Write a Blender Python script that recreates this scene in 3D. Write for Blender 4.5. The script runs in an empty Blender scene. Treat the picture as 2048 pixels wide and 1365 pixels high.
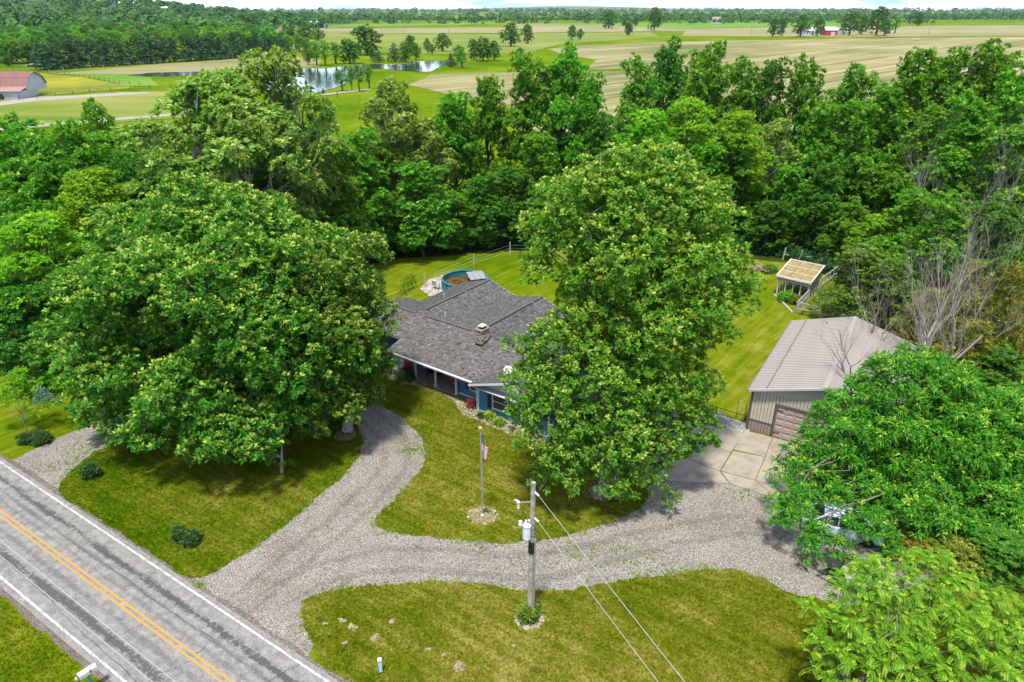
import bpy, bmesh, math, random
import numpy as np
from mathutils import Vector, Matrix, geometry

# ------------------------------------------------------------------ camera, sky, sun, exposure
S = bpy.context.scene
C = S.collection
F_PX, CAM_H = 1384.0, 28.0                       # focal length in photo pixels (2048 wide), height of the drone
PITCH = math.atan(663 / F_PX)
cam = bpy.data.cameras.new('camera'); cam.sensor_width = 36; cam.lens = F_PX / 2048 * 36
cam.clip_start = .5; cam.clip_end = 40000
co = bpy.data.objects.new('camera', cam); C.objects.link(co); S.camera = co
co.location = (0, 0, CAM_H); co.rotation_euler = (math.pi / 2 - PITCH, 0, 0)

SUN_EL, SUN_AZ = math.radians(72), math.radians(-163)   # azimuth from +Y towards +X: the sun stands high, to the left behind the drone
sdir = Vector((math.sin(SUN_AZ) * math.cos(SUN_EL), math.cos(SUN_AZ) * math.cos(SUN_EL), math.sin(SUN_EL)))
W = bpy.data.worlds.new('World'); S.world = W; W.use_nodes = True
nt = W.node_tree; nt.nodes.clear()
def N(nt, t, **k):
    n = nt.nodes.new(t)
    for a, b in k.items(): setattr(n, a, b)
    return n
sky = N(nt, 'ShaderNodeTexSky'); sky.sky_type = 'NISHITA'; sky.sun_disc = False
sky.sun_elevation = SUN_EL; sky.sun_rotation = SUN_AZ; sky.air_density = 1.0; sky.dust_density = .6; sky.ozone_density = 2.0
tc = N(nt, 'ShaderNodeTexCoord'); mp = N(nt, 'ShaderNodeMapping'); mp.inputs['Scale'].default_value = (3.2, 3.2, 34)
cl = N(nt, 'ShaderNodeTexNoise'); cl.inputs['Scale'].default_value = 2.2; cl.inputs['Detail'].default_value = 7; cl.inputs['Roughness'].default_value = .55
cr = N(nt, 'ShaderNodeValToRGB'); cr.color_ramp.elements[0].position = .42; cr.color_ramp.elements[1].position = .62
mx = N(nt, 'ShaderNodeMix', data_type='RGBA'); mx.inputs[7].default_value = (5.0, 5.15, 5.4, 1)
tint = N(nt, 'ShaderNodeMix', data_type='RGBA', blend_type='MULTIPLY'); tint.inputs[0].default_value = 1; tint.inputs[7].default_value = (.25, .42, .66, 1)
bg = N(nt, 'ShaderNodeBackground'); bg.inputs['Strength'].default_value = .15
wo = N(nt, 'ShaderNodeOutputWorld')
Lk = nt.links.new
Lk(tc.outputs['Generated'], mp.inputs['Vector']); Lk(mp.outputs[0], cl.inputs['Vector']); Lk(cl.outputs['Fac'], cr.inputs[0])
Lk(sky.outputs[0], tint.inputs[6]); Lk(tint.outputs[2], mx.inputs[6]); Lk(cr.outputs[0], mx.inputs[0]); Lk(mx.outputs[2], bg.inputs['Color']); Lk(bg.outputs[0], wo.inputs['Surface'])
sl = bpy.data.lights.new('sun', 'SUN'); sl.energy = 2.9; sl.angle = math.radians(6); sl.color = (1, .955, .87)
so = bpy.data.objects.new('sun', sl); C.objects.link(so); so.rotation_euler = sdir.to_track_quat('Z', 'Y').to_euler()
so.location = (-60, 20, 80)
S.view_settings.view_transform = 'Standard'; S.view_settings.look = 'None'; S.view_settings.gamma = 1
S.view_settings.use_curve_mapping = False; S.view_settings.exposure = 1.58
S.render.engine = 'CYCLES'
S.cycles.max_bounces = 7; S.cycles.diffuse_bounces = 4; S.cycles.glossy_bounces = 2; S.cycles.transmission_bounces = 4
S.cycles.transparent_max_bounces = 6; S.cycles.volume_bounces = 0; S.cycles.caustics_reflective = False; S.cycles.caustics_refractive = False

# ------------------------------------------------------------------ helpers
rnd = random.Random(5)
R_ = np.random.RandomState(11)
_s, _c = math.sin(PITCH), math.cos(PITCH)
def G(u, v, z=0.0):
    """ground-survey helper: where the sight line through photo pixel (u, v) meets the height z"""
    yd = (v - 682) / F_PX; d = _s + yd * _c; t = (CAM_H - z) / d
    return Vector(((u - 1024) / F_PX * t, (_c - yd * _s) * t, z))
def GY(u, v, Y):
    yd = (v - 682) / F_PX; d = _s + yd * _c; t = Y / (_c - yd * _s)
    return Vector(((u - 1024) / F_PX * t, Y, CAM_H - d * t))

def tag(o, label=None, cat=None, group=None, kind=None):
    if label: o['label'] = label
    if cat: o['category'] = cat
    if group: o['group'] = group
    if kind: o['kind'] = kind
    return o
def empty(name, loc=(0, 0, 0), rz=0.0, parent=None):
    o = bpy.data.objects.new(name, None); C.objects.link(o); o.location = loc; o.rotation_euler = (0, 0, rz); o.empty_display_size = .3
    if parent: o.parent = parent
    return o
def link(name, me, mat=None, parent=None, loc=(0, 0, 0), rz=0.0):
    o = bpy.data.objects.new(name, me); C.objects.link(o); o.location = loc; o.rotation_euler = (0, 0, rz)
    if mat and not me.materials: me.materials.append(mat)
    if parent: o.parent = parent
    return o
class MB:
    """collects simple solids and links them as one mesh object"""
    def __init__(s): s.v = []; s.f = []; s.m = []; s.k = 0
    def add(s, vs, fs):
        b = len(s.v); s.v += [tuple(v) for v in vs]; s.f += [[b + i for i in f] for f in fs]; s.m += [s.k] * len(fs); return s
    def box(s, c, d, rz=0, M=None):
        x, y, z = d[0] / 2, d[1] / 2, d[2] / 2
        vs = [Vector((i * x, j * y, k * z)) for k in (-1, 1) for j in (-1, 1) for i in (-1, 1)]
        if M is None: M = Matrix.Rotation(rz, 3, 'Z')
        return s.add([M @ v + Vector(c) for v in vs], [(0, 2, 3, 1), (4, 5, 7, 6), (0, 1, 5, 4), (2, 6, 7, 3), (0, 4, 6, 2), (1, 3, 7, 5)])
    def bar(s, p, q, w, h=None):
        p, q = Vector(p), Vector(q); h = h or w; d = (q - p); L = d.length; d.normalize()
        up = Vector((0, 0, 1)) if abs(d.z) < .95 else Vector((0, 1, 0))
        x = d.cross(up).normalized(); y = x.cross(d)
        return s.box((p + q) / 2, (w, L, h), M=Matrix((x, d, y)).transposed())
    def slab(s, poly, t):
        """polygon (list of 3D points, counter-clockwise from above) extruded down by t"""
        n = len(poly); lo = [(p[0], p[1], p[2] - t) for p in poly]
        return s.add(list(poly) + lo, [list(range(n)), list(range(2 * n - 1, n - 1, -1))] + [(i, i + n, (i + 1) % n + n, (i + 1) % n) for i in range(n)])
    def tube(s, pts, rad, n=7, cap=True):
        pts = [Vector(p) for p in pts]; m = len(pts)
        if not hasattr(rad, '__len__'): rad = [rad] * m
        vs = []; ref = Vector((1, .13, .07))
        for i, p in enumerate(pts):
            d = (pts[min(i + 1, m - 1)] - pts[max(i - 1, 0)]).normalized()
            x = d.cross(ref)
            if x.length < .1: x = d.cross(Vector((0, 1, 0)))
            x.normalize(); y = d.cross(x)
            vs += [p + (x * math.cos(2 * math.pi * k / n) + y * math.sin(2 * math.pi * k / n)) * rad[i] for k in range(n)]
        fs = [(i * n + k, i * n + (k + 1) % n, (i + 1) * n + (k + 1) % n, (i + 1) * n + k) for i in range(m - 1) for k in range(n)]
        if cap: fs += [tuple(range(n - 1, -1, -1)), tuple(range((m - 1) * n, m * n))]
        return s.add(vs, fs)
    def lathe(s, c, prof, n=16):
        c = Vector(c); vs = [c + Vector((r * math.cos(2 * math.pi * k / n), r * math.sin(2 * math.pi * k / n), z)) for r, z in prof for k in range(n)]
        m = len(prof); fs = [(i * n + k, i * n + (k + 1) % n, (i + 1) * n + (k + 1) % n, (i + 1) * n + k) for i in range(m - 1) for k in range(n)]
        fs += [tuple(range(n - 1, -1, -1)), tuple(range((m - 1) * n, m * n))]
        return s.add(vs, fs)
    def blob(s, c, r, seed=0, rough=.25, sub=2):
        bm = bmesh.new(); bmesh.ops.create_icosphere(bm, subdivisions=sub, radius=1)
        q = random.Random(seed); off = [q.uniform(0, 6) for _ in range(6)]
        vs = []
        for v in bm.verts:
            k = 1 + rough * (math.sin(3 * v.co.x + off[0]) * math.sin(3 * v.co.y + off[1]) + .6 * math.sin(6 * v.co.z + off[2]) * math.sin(5 * v.co.x + off[3]))
            vs.append((c[0] + v.co.x * r[0] * k, c[1] + v.co.y * r[1] * k, c[2] + v.co.z * r[2] * k))
        fs = [[v.index for v in f.verts] for f in bm.faces]; bm.free()
        return s.add(vs, fs)
    def mesh(s, name, mats, smooth=False):
        me = bpy.data.meshes.new(name); me.from_pydata(s.v, [], s.f)
        for m in (mats if isinstance(mats, (list, tuple)) else [mats]): me.materials.append(m)
        if isinstance(mats, (list, tuple)): me.polygons.foreach_set('material_index', s.m)
        if smooth: me.polygons.foreach_set('use_smooth', [True] * len(me.polygons))
        me.update(); return me
    def build(s, name, mats, parent=None, smooth=False, loc=(0, 0, 0), rz=0.0):
        return link(name, s.mesh(name, mats, smooth), None, parent, loc, rz)

def np_mesh(name, V, Fq, mat, attr=None, smooth=False):
    """mesh from numpy arrays; Fq (n, k): all faces with k corners; attr: one number per face"""
    me = bpy.data.meshes.new(name); n, k = Fq.shape
    me.vertices.add(len(V)); me.vertices.foreach_set('co', V.astype(np.float32).ravel())
    me.loops.add(n * k); me.loops.foreach_set('vertex_index', Fq.astype(np.int32).ravel())
    me.polygons.add(n); me.polygons.foreach_set('loop_start', np.arange(0, n * k, k, dtype=np.int32))
    me.polygons.foreach_set('loop_total', np.full(n, k, dtype=np.int32))
    if smooth: me.polygons.foreach_set('use_smooth', np.ones(n, dtype=bool))
    if mat: me.materials.append(mat)
    if attr is not None:
        a = me.attributes.new('tint', 'FLOAT', 'FACE'); a.data.foreach_set('value', attr.astype(np.float32))
    me.update(calc_edges=True); return me

# ------------------------------------------------------------------ materials
def base_mat(name, rough=.7, spec=.3, metal=0.0):
    m = bpy.data.materials.new(name); m.use_nodes = True
    b = m.node_tree.nodes['Principled BSDF']; b.inputs['Roughness'].default_value = rough
    b.inputs['Specular IOR Level'].default_value = spec; b.inputs['Metallic'].default_value = metal
    return m, m.node_tree, b
def c4(c): return (c[0], c[1], c[2], 1)
def ramp(nt, fac, stops):
    r = N(nt, 'ShaderNodeValToRGB'); e = r.color_ramp.elements
    while len(e) < len(stops): e.new(.5)
    for i, (p, c) in enumerate(stops): e[i].position = p; e[i].color = c4(c)
    nt.links.new(fac, r.inputs[0]); return r.outputs[0]
def noise(nt, vec, scale, detail=4, rough=.55, dist=0.0):
    n = N(nt, 'ShaderNodeTexNoise'); n.inputs['Scale'].default_value = scale; n.inputs['Detail'].default_value = detail
    n.inputs['Roughness'].default_value = rough; n.inputs['Distortion'].default_value = dist
    if vec is not None: nt.links.new(vec, n.inputs['Vector'])
    return n.outputs['Fac']
def mixc(nt, fac, a, b, mode='MIX'):
    m = N(nt, 'ShaderNodeMix', data_type='RGBA', blend_type=mode)
    for sck, val in ((0, fac), (6, a), (7, b)):
        if hasattr(val, 'links'): nt.links.new(val, m.inputs[sck])
        else: m.inputs[sck].default_value = val if sck == 0 else c4(val)
    return m.outputs[2]
def mth(nt, op, a, b=0.0):
    m = N(nt, 'ShaderNodeMath', operation=op)
    for i, x in enumerate((a, b)):
        if hasattr(x, 'links'): nt.links.new(x, m.inputs[i])
        else: m.inputs[i].default_value = x
    return m.outputs[0]
def pos(nt, scale=(1, 1, 1), rz=0.0, obj=False):
    if obj: o = N(nt, 'ShaderNodeTexCoord').outputs['Object']
    else: o = N(nt, 'ShaderNodeNewGeometry').outputs['Position']
    if rz:                                                          # turn first, stretch afterwards
        m = N(nt, 'ShaderNodeMapping'); m.inputs['Rotation'].default_value = (0, 0, rz); nt.links.new(o, m.inputs['Vector']); o = m.outputs[0]
    m = N(nt, 'ShaderNodeMapping'); m.inputs['Scale'].default_value = scale
    nt.links.new(o, m.inputs['Vector']); return m.outputs[0]
def bump(nt, b, h, strength=.4, dist=.05):
    n = N(nt, 'ShaderNodeBump'); n.inputs['Strength'].default_value = strength; n.inputs['Distance'].default_value = dist
    nt.links.new(h, n.inputs['Height']); nt.links.new(n.outputs[0], b.inputs['Normal'])
def plain(name, col, var=.18, scale=3.0, rough=.7, spec=.3, metal=0.0, bmp=0.0, bscale=30.0, obj=True):
    """one colour with soft wear and, if wanted, a fine relief"""
    m, t, b = base_mat(name, rough, spec, metal); p = pos(t, obj=obj)
    n = noise(t, p, scale, 5, .6)
    lo = [x * (1 - var * 1.4) for x in col]; hi = [min(1, x * (1 + var)) for x in col]
    cc = ramp(t, n, [(.3, lo), (.5, col), (.72, hi)])
    t.links.new(cc, b.inputs['Base Color'])
    if bmp: bump(t, b, noise(t, p, bscale, 4), bmp, .03)
    return m
def tinted(name, stops, rough=.6, spec=.3, var=.12, jitter=0.0):
    """colour by the per-face number 'tint'"""
    m, t, b = base_mat(name, rough, spec)
    a = N(t, 'ShaderNodeAttribute'); a.attribute_name = 'tint'
    f = a.outputs['Fac']
    if jitter: f = mth(t, 'ADD', f, mth(t, 'MULTIPLY', mth(t, 'SUBTRACT', noise(t, pos(t), 6, 3), .5), jitter))
    cc = ramp(t, f, stops)
    t.links.new(cc, b.inputs['Base Color']); return m
def leaf_mat(name, dark, mid, young, trans=.42, var=.26, spec=.2, rough=.6):
    m, t, b = base_mat(name, rough, spec)
    a = N(t, 'ShaderNodeAttribute'); a.attribute_name = 'tint'
    cc = ramp(t, a.outputs['Fac'], [(.0, dark), (.62, mid), (.72, [(x + y) / 2 for x, y in zip(mid, young)]), (1, young)])
    oi = N(t, 'ShaderNodeObjectInfo')
    hsv = N(t, 'ShaderNodeHueSaturation')
    t.links.new(mth(t, 'ADD', mth(t, 'MULTIPLY', oi.outputs['Random'], var), 1 - var / 2), hsv.inputs['Value'])
    t.links.new(mth(t, 'ADD', mth(t, 'MULTIPLY', oi.outputs['Random'], .03), .485), hsv.inputs['Hue'])
    t.links.new(cc, hsv.inputs['Color'])
    t.links.new(hsv.outputs[0], b.inputs['Base Color'])
    tr = N(t, 'ShaderNodeBsdfTranslucent'); mxs = N(t, 'ShaderNodeMixShader'); mxs.inputs[0].default_value = trans
    yb = mixc(t, 1.0, hsv.outputs[0], (1.25, 1.2, .6), 'MULTIPLY'); t.links.new(yb, tr.inputs['Color'])
    out = t.nodes['Material Output']
    t.links.new(b.outputs[0], mxs.inputs[1]); t.links.new(tr.outputs[0], mxs.inputs[2]); t.links.new(mxs.outputs[0], out.inputs['Surface'])
    return m

def lawn_mat(name, green, olive, straw, straw_amt=.5, rz=.57, fine=1.0, big=.07):
    m, t, b = base_mat(name, .9, .0)
    p = pos(t); ps = pos(t, (.16, 1.5, 1), rz)                     # ps: drawn out along the mowing direction
    n1 = noise(t, p, big, 3, .5); n2 = noise(t, p, .55, 4, .6, .4); n3 = noise(t, ps, 1.3, 4, .65); n4 = noise(t, p, 7, 4, .7); n5 = noise(t, p, 22, 2, .6)
    f = mth(t, 'ADD', mth(t, 'MULTIPLY', n1, .9), mth(t, 'ADD', mth(t, 'MULTIPLY', n2, .55), mth(t, 'MULTIPLY', n3, .75)))
    f = mth(t, 'ADD', f, mth(t, 'MULTIPLY', n4, .8 * fine)); f = mth(t, 'ADD', f, mth(t, 'MULTIPLY', n5, .6 * fine))
    f = mth(t, 'DIVIDE', f, 2.2 + 1.4 * fine)
    k = .52 - .1 * (straw_amt - .5)
    dk = [x * .6 for x in green]
    cc = ramp(t, f, [(k - .10, dk), (k - .04, green), (k + .015, olive), (k + .085, straw)])
    t.links.new(cc, b.inputs['Base Color'])
    bump(t, b, mth(t, 'ADD', n4, n5), .9, .08)
    return m
def gravel_mat(name, cols, weeds=.3):
    m, t, b = base_mat(name, .85, .2); p = pos(t)
    v = N(t, 'ShaderNodeTexVoronoi'); v.inputs['Scale'].default_value = 21; t.links.new(p, v.inputs['Vector'])
    sep = N(t, 'ShaderNodeSeparateColor'); t.links.new(v.outputs['Color'], sep.inputs[0])
    cc = ramp(t, sep.outputs[0], [(0, cols[0]), (.35, cols[1]), (.8, cols[2]), (1, cols[3])])
    dk = ramp(t, v.outputs['Distance'], [(.35, (1, 1, 1)), (.75, (.35, .34, .33))])
    cc = mixc(t, 1.0, cc, dk, 'MULTIPLY')
    big = noise(t, p, .35, 4, .6); cc = mixc(t, 1.0, cc, ramp(t, big, [(.3, (.74, .71, .66)), (.52, (1, 1, 1)), (.75, (1.1, 1.08, 1.05))]), 'MULTIPLY')
    fines = noise(t, p, 1.3, 5, .7, .3); sc = N(t, 'ShaderNodeSeparateColor'); t.links.new(ramp(t, fines, [(.56, (0, 0, 0)), (.70, (.55, .55, .55))]), sc.inputs[0])
    cc = mixc(t, sc.outputs[0], cc, (.13, .112, .085))
    t.links.new(cc, b.inputs['Base Color'])
    bump(t, b, v.outputs['Distance'], -.8, .05)
    return m
def asphalt_mat():
    m, t, b = base_mat('asphalt', .8, .25); p = pos(t); ang = math.atan2(.543, .84)
    ps = pos(t, (1, 1, 1), ang)                                     # x along the road, y across it
    sp = N(t, 'ShaderNodeSeparateXYZ'); t.links.new(ps, sp.inputs[0]); y = sp.outputs['Y']
    grain = noise(t, p, 26, 3, .7); mid = noise(t, p, 2.2, 5, .65)
    cc = ramp(t, mth(t, 'ADD', mth(t, 'MULTIPLY', grain, .7), mth(t, 'MULTIPLY', mid, .3)), [(.36, (.042, .040, .038)), (.5, (.140, .133, .122)), (.61, (.25, .240, .222))])
    # tar and worn wheel tracks, dark and broken up, across the lanes at their real offsets from the edge lines
    pst = pos(t, (.22, 1.5, 1), ang); br = noise(t, pst, 1.1, 5, .7); cl_ = noise(t, p, 5, 4, .7)
    for c0, w, amt in ((13.0, .55, .9), (9.75, .65, .85), (11.9, .3, .35), (10.6, .4, .4), (12.4, .3, .5)):
        d = mth(t, 'ABSOLUTE', mth(t, 'SUBTRACT', y, c0))
        g = mth(t, 'SUBTRACT', 1.0, mth(t, 'DIVIDE', d, w)); g = mth(t, 'MAXIMUM', g, 0.0)
        k = ramp(t, mth(t, 'MULTIPLY', g, mth(t, 'ADD', mth(t, 'MULTIPLY', br, 1.5), mth(t, 'SUBTRACT', mth(t, 'MULTIPLY', cl_, 1.5), .85))), [(.36, (0, 0, 0)), (.56, (amt, amt, amt))])
        sc = N(t, 'ShaderNodeSeparateColor'); t.links.new(k, sc.inputs[0])
        cc = mixc(t, sc.outputs[0], cc, (.040, .039, .038))
    t.links.new(cc, b.inputs['Base Color']); bump(t, b, grain, .6, .02); return m
def paint_mat(name, col, wear):
    m, t, b = base_mat(name, .6, .3); p = pos(t)
    n = mth(t, 'ADD', mth(t, 'MULTIPLY', noise(t, p, 9, 5, .7), .6), mth(t, 'MULTIPLY', noise(t, p, 30, 3, .7), .4))
    cc = ramp(t, n, [(wear, (.14, .135, .128)), (wear + .07, col)]); t.links.new(cc, b.inputs['Base Color']); return m
def field_mat(name, a, c, d, rz, row=.9, amt=.5, big=.012):
    m, t, b = base_mat(name, .9, .1); p = pos(t); ps = pos(t, (.025, 1, 1), rz); pl = pos(t, (.12, 1, 1), rz)
    n1 = noise(t, p, big, 4, .6, .5); n2 = noise(t, ps, row, 3, .6); n3 = noise(t, pl, row * .12, 4, .6); n4 = noise(t, p, .35, 4, .7)
    f = mth(t, 'ADD', mth(t, 'MULTIPLY', n1, .9), mth(t, 'MULTIPLY', n2, amt)); f = mth(t, 'ADD', f, mth(t, 'MULTIPLY', n3, .55)); f = mth(t, 'ADD', f, mth(t, 'MULTIPLY', n4, .25))
    f = mth(t, 'DIVIDE', f, 1.7 + amt)
    cc = ramp(t, f, [(.42, a), (.5, c), (.58, d)]); t.links.new(cc, b.inputs['Base Color']); return m

M = {}
M['ground'] = lawn_mat('meadow', (0.06, 0.112, 0.0024), (0.1, 0.136, 0.0048), (0.176, 0.176, 0.024), .5, .2, .6, .02)
M['lawn'] = lawn_mat('mown_lawn', (0.0448, 0.0896, 0.0016), (0.092, 0.112, 0.004), (0.192, 0.168, 0.036), .55)
M['lawn_dry'] = lawn_mat('dry_lawn', (0.064, 0.0976, 0.0024), (0.116, 0.124, 0.008), (0.232, 0.2, 0.048), .85)
M['lawn_back'] = lawn_mat('back_lawn', (0.0624, 0.108, 0.0024), (0.1136, 0.1344, 0.0048), (0.208, 0.196, 0.04), .6, -.9)
M['gravel'] = gravel_mat('gravel', [(.10, .088, .070), (.185, .166, .140), (.25, .228, .196), (.33, .305, .272)]) #(0.088, 0.0768, 0.064), (0.164, 0.1488, 0.1296), (0.228, 0.2096, 0.1856), (0.304, 0.284, 0.26)])
M['bedstone'] = tinted('bed_stone', [(0, (0.088, 0.068, 0.052)), (.5, (0.2, 0.164, 0.132)), (1, (0.336, 0.304, 0.264))], .8)
M['asphalt'] = asphalt_mat()
M['white_paint'] = paint_mat('white_line_paint', (0.42, 0.42, 0.40), .455)
M['yellow_paint'] = paint_mat('yellow_line_paint', (0.336, 0.172, 0.0096), .42)
M['shoulder'] = gravel_mat('road_shoulder', [(0.072, 0.06, 0.048), (0.12, 0.1, 0.08), (0.16, 0.136, 0.112), (0.2, 0.176, 0.144)])
M['concrete'] = plain('concrete', (0.212, 0.1824, 0.1424), .2, 1.1, .85, .2, 0, .25, 12, obj=False)
M['field_tan'] = field_mat('stubble_field', (0.068, 0.08, 0.0176), (0.144, 0.132, 0.0464), (0.232, 0.196, 0.108), -.8, .20, 1.5)
M['field_tan2'] = field_mat('pale_stubble_field', (0.104, 0.104, 0.032), (0.156, 0.144, 0.056), (0.208, 0.18, 0.096), -.1, .15, 1.0)
M['field_green'] = field_mat('green_field', (0.06, 0.1, 0.0048), (0.104, 0.132, 0.0112), (0.16, 0.16, 0.04), .05, .12, .9)
M['field_bright'] = field_mat('bright_green_field', (0.052, 0.132, 0.004), (0.072, 0.152, 0.0056), (0.104, 0.168, 0.012), .05, .2, .3)
M['field_yellow'] = field_mat('buttercup_pasture', (0.06, 0.096, 0.0048), (0.12, 0.132, 0.0064), (0.224, 0.188, 0.0064), .1, .25, .2, .03)
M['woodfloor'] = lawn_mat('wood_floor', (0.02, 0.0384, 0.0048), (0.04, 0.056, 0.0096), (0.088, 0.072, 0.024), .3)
M['lane'] = plain('lane_gravel', (0.208, 0.192, 0.16), .1, .2, .9, .1, obj=False)
M['dirt'] = plain('dry_dirt', (0.216, 0.172, 0.112), .25, 3, .95, .1, 0, .4, 14, obj=False)
M['mulch'] = plain('dry_mulch', (0.208, 0.168, 0.1), .35, 6, .95, .1, 0, .8, 22, obj=False)

M['bark'] = plain('bark', (0.128, 0.108, 0.088), .4, 5, .9, .1, 0, .8, 14)
M['bark_dark'] = plain('dark_bark', (0.06, 0.0496, 0.04), .4, 5, .9, .1, 0, .8, 14)
M['bark_pale'] = plain('pale_bark', (0.24, 0.224, 0.192), .4, 2.5, .85, .15, 0, .3, 10)
M['bark_grey'] = plain('grey_bark', (0.216, 0.204, 0.192), .35, 6, .9, .1, 0, .9, 12)
M['deadwood'] = plain('weathered_dead_wood', (0.24, 0.212, 0.176), .3, 2, .9, .1)
M['l_maple'] = leaf_mat('maple_leaf', (.030, .115, .008), (.086, .235, .014), (.42, .47, .08))
M['l_maple_light'] = leaf_mat('light_maple_leaf', (.042, .160, .010), (.120, .310, .018), (.44, .50, .09))
M['l_wood'] = leaf_mat('broad_leaf', (.042, .165, .008), (.122, .310, .016), (.28, .44, .04))
M['l_dark'] = leaf_mat('dark_leaf', (.028, .115, .008), (.076, .215, .014), (.15, .30, .03))
M['l_locust'] = leaf_mat('locust_leaf', (.075, .230, .006), (.165, .370, .010), (.28, .47, .02), .45)
M['l_syc'] = leaf_mat('sycamore_leaf', (.085, .175, .018), (.195, .310, .042), (.42, .46, .15))
M['l_ash'] = leaf_mat('ash_leaf', (.028, .150, .008), (.080, .275, .014), (.34, .46, .04))
M['l_bright'] = leaf_mat('bright_compound_leaf', (.050, .180, .004), (.135, .330, .010), (.34, .46, .04), .38)
M['l_cedar'] = leaf_mat('cedar_spray', (.065, .090, .008), (.160, .180, .014), (.32, .31, .04), .2)
M['l_pine'] = leaf_mat('pine_needle', (.014, .055, .018), (.030, .095, .026), (.06, .14, .04), .1)
M['l_spruce'] = leaf_mat('blue_spruce_needle', (.06, .12, .13), (.14, .24, .27), (.30, .42, .45), .1)
M['l_shrub'] = leaf_mat('shrub_leaf', (.018, .060, .014), (.042, .115, .026), (.11, .18, .05))
M['l_far'] = leaf_mat('far_leaf', (.024, .090, .008), (.056, .165, .012), (.12, .23, .02), .2)
M['l_farwood'] = tinted('far_wood_canopy', [(0, (.014, .050, .010)), (.5, (.030, .090, .014)), (1, (.060, .14, .022))], .9, .05)
M['l_weed'] = leaf_mat('weed_leaf', (.05, .12, .012), (.13, .24, .02), (.28, .33, .05))
M['l_red'] = leaf_mat('red_leaf', (.10, .02, .02), (.30, .05, .04), (.65, .05, .06))
M['fern'] = leaf_mat('hosta_leaf', (.10, .18, .02), (.28, .34, .03), (.55, .55, .06))

M['shingle'] = tinted('roof_shingle', [(0, (0.04, 0.0376, 0.036)), (.45, (0.0864, 0.0808, 0.0784)), (1, (0.16, 0.1496, 0.144))], .9, .1, jitter=.35)
M['roof_base'] = plain('roof_felt', (0.048, 0.0448, 0.0432), .2, 4, .9, .1)
M['ridge_vent'] = plain('ridge_vent_cap', (0.084, 0.0784, 0.0752), .2, 8, .9, .1)
M['black'] = plain('black_flashing', (0.012, 0.012, 0.012), .2, 3, .6, .3)
M['white'] = plain('white_trim', (0.448, 0.44, 0.424), .06, 2, .5, .35)
M['soffit'] = plain('soffit', (0.36, 0.368, 0.344), .05, 2, .6, .3)
M['blue'] = plain('blue_siding', (0.032, 0.12, 0.216), .12, 1.5, .55, .35)
M['shutter'] = plain('dark_shutter', (0.0176, 0.0176, 0.0224), .2, 3, .5, .4)
M['glass'] = plain('window_glass', (0.024, 0.0272, 0.032), .2, 1, .06, .6)
M['red_door'] = plain('red_door', (0.4, 0.0096, 0.0176), .1, 3, .4, .4)
M['stone'] = tinted('ledge_stone', [(0, (0.104, 0.076, 0.056)), (.5, (0.24, 0.188, 0.136)), (1, (0.4, 0.336, 0.264))], .9, .1, jitter=.3)
M['chim'] = tinted('chimney_stone', [(0, (0.16, 0.132, 0.1)), (.5, (0.272, 0.236, 0.188)), (1, (0.384, 0.352, 0.296))], .9, .1, jitter=.3)
M['mortar'] = plain('mortar', (0.288, 0.256, 0.216), .2, 6, .95, .1)
M['metal_roof'] = plain('tan_metal_roof', (0.228, 0.2016, 0.18), .08, .5, .6, .25, 0)
M['tan_panel'] = plain('tan_wall_panel', (0.4, 0.372, 0.3), .06, .8, .5, .35)
M['brown_panel'] = plain('taupe_wainscot_panel', (0.216, 0.176, 0.152), .08, .8, .5, .35)
M['brown_trim'] = plain('brown_trim', (0.084, 0.0656, 0.056), .1, 2, .5, .35)
M['garage_door'] = plain('taupe_garage_door', (0.32, 0.248, 0.22), .05, 1, .5, .35)
M['wood_grey'] = plain('weathered_timber', (0.288, 0.268, 0.24), .3, 5, .9, .1, 0, .4, 20)
M['wood_pole'] = plain('pole_timber', (0.272, 0.232, 0.192), .35, 4, .9, .1, 0, .5, 16)
M['wood_deck'] = plain('deck_board', (0.272, 0.24, 0.208), .25, 4, .9, .1)
M['steel'] = plain('galvanised_steel', (0.336, 0.344, 0.352), .12, 3, .4, .5, .5)
M['can_grey'] = plain('transformer_grey', (0.48, 0.528, 0.544), .08, 3, .4, .4)
M['poly'] = plain('yellowed_polycarbonate', (0.184, 0.132, 0.052), .3, 1.6, .5, .3)
M['cream'] = plain('cream_board', (0.32, 0.264, 0.16), .12, 3, .7, .2)
M['teal'] = plain('teal_pool_liner', (0.028, 0.136, 0.16), .3, 2, .5, .4)
M['pool_water'] = plain('murky_pool_water', (0.08, 0.04, 0.008), .7, 1.6, .08, .5)
M['solar'] = plain('grey_solar_mat', (0.192, 0.2, 0.212), .1, 2, .4, .4)
M['barn_roof'] = plain('barn_roof', (0.136, 0.056, 0.0464), .12, .3, .6, .3)
M['barn_roof_pale'] = plain('pale_barn_roof', (0.216, 0.124, 0.104), .12, .3, .6, .3)
M['barn_white'] = plain('white_barn_board', (0.368, 0.376, 0.392), .06, .5, .7, .2)
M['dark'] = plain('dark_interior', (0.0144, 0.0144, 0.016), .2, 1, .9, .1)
M['red_paint'] = plain('barn_red', (0.288, 0.036, 0.028), .15, .4, .7, .2)
M['rubber'] = plain('rubber', (0.016, 0.016, 0.016), .2, 4, .8, .2)
M['car_paint'] = plain('pale_blue_car_paint', (0.4, 0.464, 0.528), .04, 1, .25, .5)
M['wire'] = plain('aluminium_wire', (0.272, 0.268, 0.256), .05, 2, .5, .3)
M['flag_red'] = plain('flag_red', (.42, .016, .032), .1, 6, .8, .1)
M['flag_white'] = plain('flag_white', (0.64, 0.624, 0.608), .05, 6, .8, .1)
M['flag_blue'] = plain('flag_blue', (.020, .034, .13), .1, 6, .8, .1)
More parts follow.
